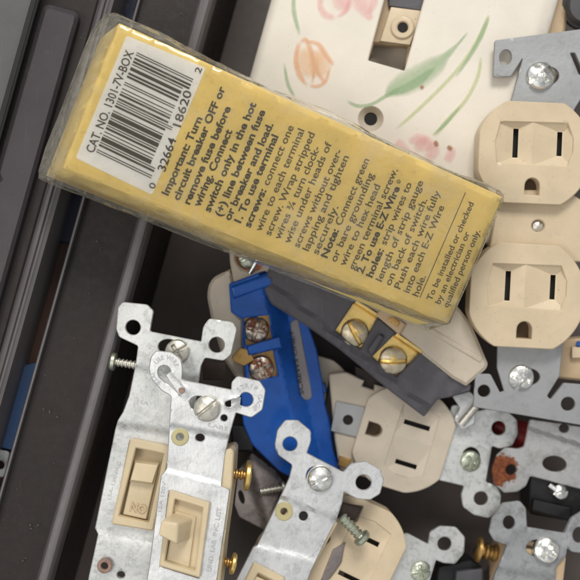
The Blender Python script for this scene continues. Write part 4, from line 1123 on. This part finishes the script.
# film: a closed, crumpled shell round the carton. Ring outlines are photo px at the top plane, pushed down and outward
def film():
    # perimeter samples of the carton top, with outward normals and which side they are on
    per = resample(rnd([A, B, C, D], 3), 4.0)
    n = len(per)
    cen = Vector(((A[0] + C[0]) / 2, (A[1] + C[1]) / 2))
    sg = 1 if area(per) > 0 else -1
    nor = []
    for i in range(n):
        a, b = Vector(per[i - 2]), Vector(per[(i + 2) % n]); t = (b - a).normalized()
        nor.append(Vector((t.y, -t.x)) * sg)
    def side(p, nn):   # bulge: left end, upper long edge, right end, lower long edge
        x = p[0]
        if abs(nn.x) > abs(nn.y):
            if nn.x < 0: return 'L'
            return 'R'
        return 'T' if nn.y < 0 else 'Bt'
    def bul(i, d):
        nn = nor[i]; p = per[i]; s = side(p, nn)
        if s == 'L':
            tt = max(0, min(1, (p[1] - 23) / 145)); amt = 4 + 8 * math.sin(math.pi * min(1, tt ** .8)) ** .8
        elif s == 'R': amt = 2.5
        elif s == 'T':
            tt = (p[0] - 119) / 384; amt = 8.5 * (1 - .45 * tt) + 1.5 * math.sin(tt * 14)
        else:
            tt = (p[0] - 62) / 386; amt = 12 * (1 - tt) ** .7 + 2.5
        return amt * d
    rings = [(1.6, -5.0, 0), (1.3, -.6, 0), (-.4, .9, .06), (-3, 1, .3), (-8, 1, .62), (-15, 1, .95), (-24, 1, 1.0), (-34, 1, .8), (-43, 1, .3), (-44, -6, 0)]
    Vv, Ff = [], []
    for ri, (hh, base, bu) in enumerate(rings):
        for i in range(n):
            nn = nor[i]; p = Vector(per[i]); d = base + bul(i, bu)
            crum = 0
            if bu:
                q = Vector((p.x * .018, p.y * .018, ri * .35))
                crum = (noise.noise(q) * 3.4 + noise.noise(q * 4.1) * .9) * min(1, bu * 1.8)
                if nn.x > .5: crum *= .3
            p = p + nn * (d + crum)
            hz = hh + (noise.noise(Vector((p.x * .06, p.y * .06, 9 + ri))) * 2.2 if bu else wz(p.x, p.y))
            if ri in (8, 9): off = Vector((-20, -5, 0))
            else: off = Vector((-2.2 * max(0, ri - 3), 0, 0)) if ri > 3 else Vector((0, 0, 0))
            Vv.append(plx.at(p.x, p.y, hz) + off)
    for r in range(len(rings) - 1):
        for i in range(n):
            a = r * n + i; b = r * n + (i + 1) % n
            Ff.append((a, b, b + n, a + n))
    top_n = len(Ff)
    # top sheet: cdt of the first ring
    inner = [Vector(per[i]) + nor[i] * (-5.0) for i in range(n)]
    pts = list(inner); E = [(i, (i + 1) % n) for i in range(n)]
    x = 66
    while x < 500:
        y = 24
        while y < 322:
            if inside((x, y), [tuple(p) for p in inner]) and not near((x, y), [tuple(p) for p in inner], 3.5): pts.append(Vector((x, y)))
            y += 7
        x += 7
    ov, oe, of, orig, _, _ = delaunay_2d_cdt(pts, E, [], 0, 1e-5)
    mp = {}
    for i, p in enumerate(ov):
        if orig[i] and orig[i][0] < n: mp[i] = orig[i][0]
        else:
            mp[i] = len(Vv)
            Vv.append(plx.at(p.x, p.y, 1.6 + wz(p.x, p.y) + .25 * abs(noise.noise(Vector((p.x * .07, p.y * .07, 4))))))
    ip = [tuple(p) for p in inner]
    for f in of:
        c = sum((ov[i] for i in f), Vector((0, 0))) / 3
        if inside(c, ip): Ff.append([mp[i] for i in f])
    return recalc(mesh('clear_film', Vv, Ff, None, bx, mats=[M['film'], M['film_taut']], midx=[0 if 2 * n <= i < top_n else 1 for i in range(len(Ff))]))
film()

# ------------------------------------------------------------------ light and camera
sc = bpy.context.scene
w = bpy.data.worlds.new('World'); sc.world = w; w.use_nodes = True
nt = w.node_tree; bg = nt.nodes['Background']
tc = nt.nodes.new('ShaderNodeTexCoord'); sx = nt.nodes.new('ShaderNodeSeparateXYZ'); nt.links.new(tc.outputs['Generated'], sx.inputs[0])
wc = ramp(nt, sx.outputs['Z'], [(0.0, (.10, .095, .09)), (.35, (.30, .30, .30)), (.8, (.55, .56, .58)), (1.0, (.42, .43, .45))])
wn_ = N(nt, 'ShaderNodeTexNoise', Scale=2.2, Detail=2.0); nt.links.new(tc.outputs['Generated'], wn_.inputs['Vector'])
wm = ramp(nt, wn_.outputs['Fac'], [(.38, (.45,) * 3), (.62, (1.75, 1.72, 1.66))])
mw = nt.nodes.new('ShaderNodeMix'); mw.data_type = 'RGBA'; mw.blend_type = 'MULTIPLY'; mw.inputs[0].default_value = 1
nt.links.new(wc, mw.inputs[6]); nt.links.new(wm, mw.inputs[7]); nt.links.new(mw.outputs[2], bg.inputs['Color']); bg.inputs['Strength'].default_value = .95

def lamp(name, loc, target, size, power, col):
    l = bpy.data.lights.new(name, 'AREA'); l.shape = 'RECTANGLE'; l.size = size[0] * S; l.size_y = size[1] * S; l.energy = power; l.color = col
    o = bpy.data.objects.new(name, l); COL.objects.link(o)
    o.location = Vector(loc) * S
    d = Vector(target) * S - o.location
    o.rotation_euler = d.to_track_quat('-Z', 'Y').to_euler()
    return o
lamp('window_light', (300, 2000, 2100), (0, 0, 0), (1000, 800), 5.0, (1.0, .97, .92))
lamp('ceiling_light', (-1500, -300, 2300), (0, 0, 0), (1000, 800), 1.6, (1.0, .95, .88))

cam = bpy.data.cameras.new('camera'); co = bpy.data.objects.new('camera', cam); COL.objects.link(co)
co.location = (0, 0, H * S)
cam.sensor_width = 36; cam.lens = 36 * H / 580
cam.clip_start = .005; cam.clip_end = 20
cam.dof.use_dof = True; cam.dof.focus_distance = (H - 70) * S; cam.dof.aperture_fstop = 11
sc.camera = co
sc.view_settings.view_transform = 'Standard'; sc.view_settings.look = 'None'; sc.view_settings.exposure = .16; sc.view_settings.gamma = 1
sc.cycles.max_bounces = 8; sc.cycles.transparent_max_bounces = 12
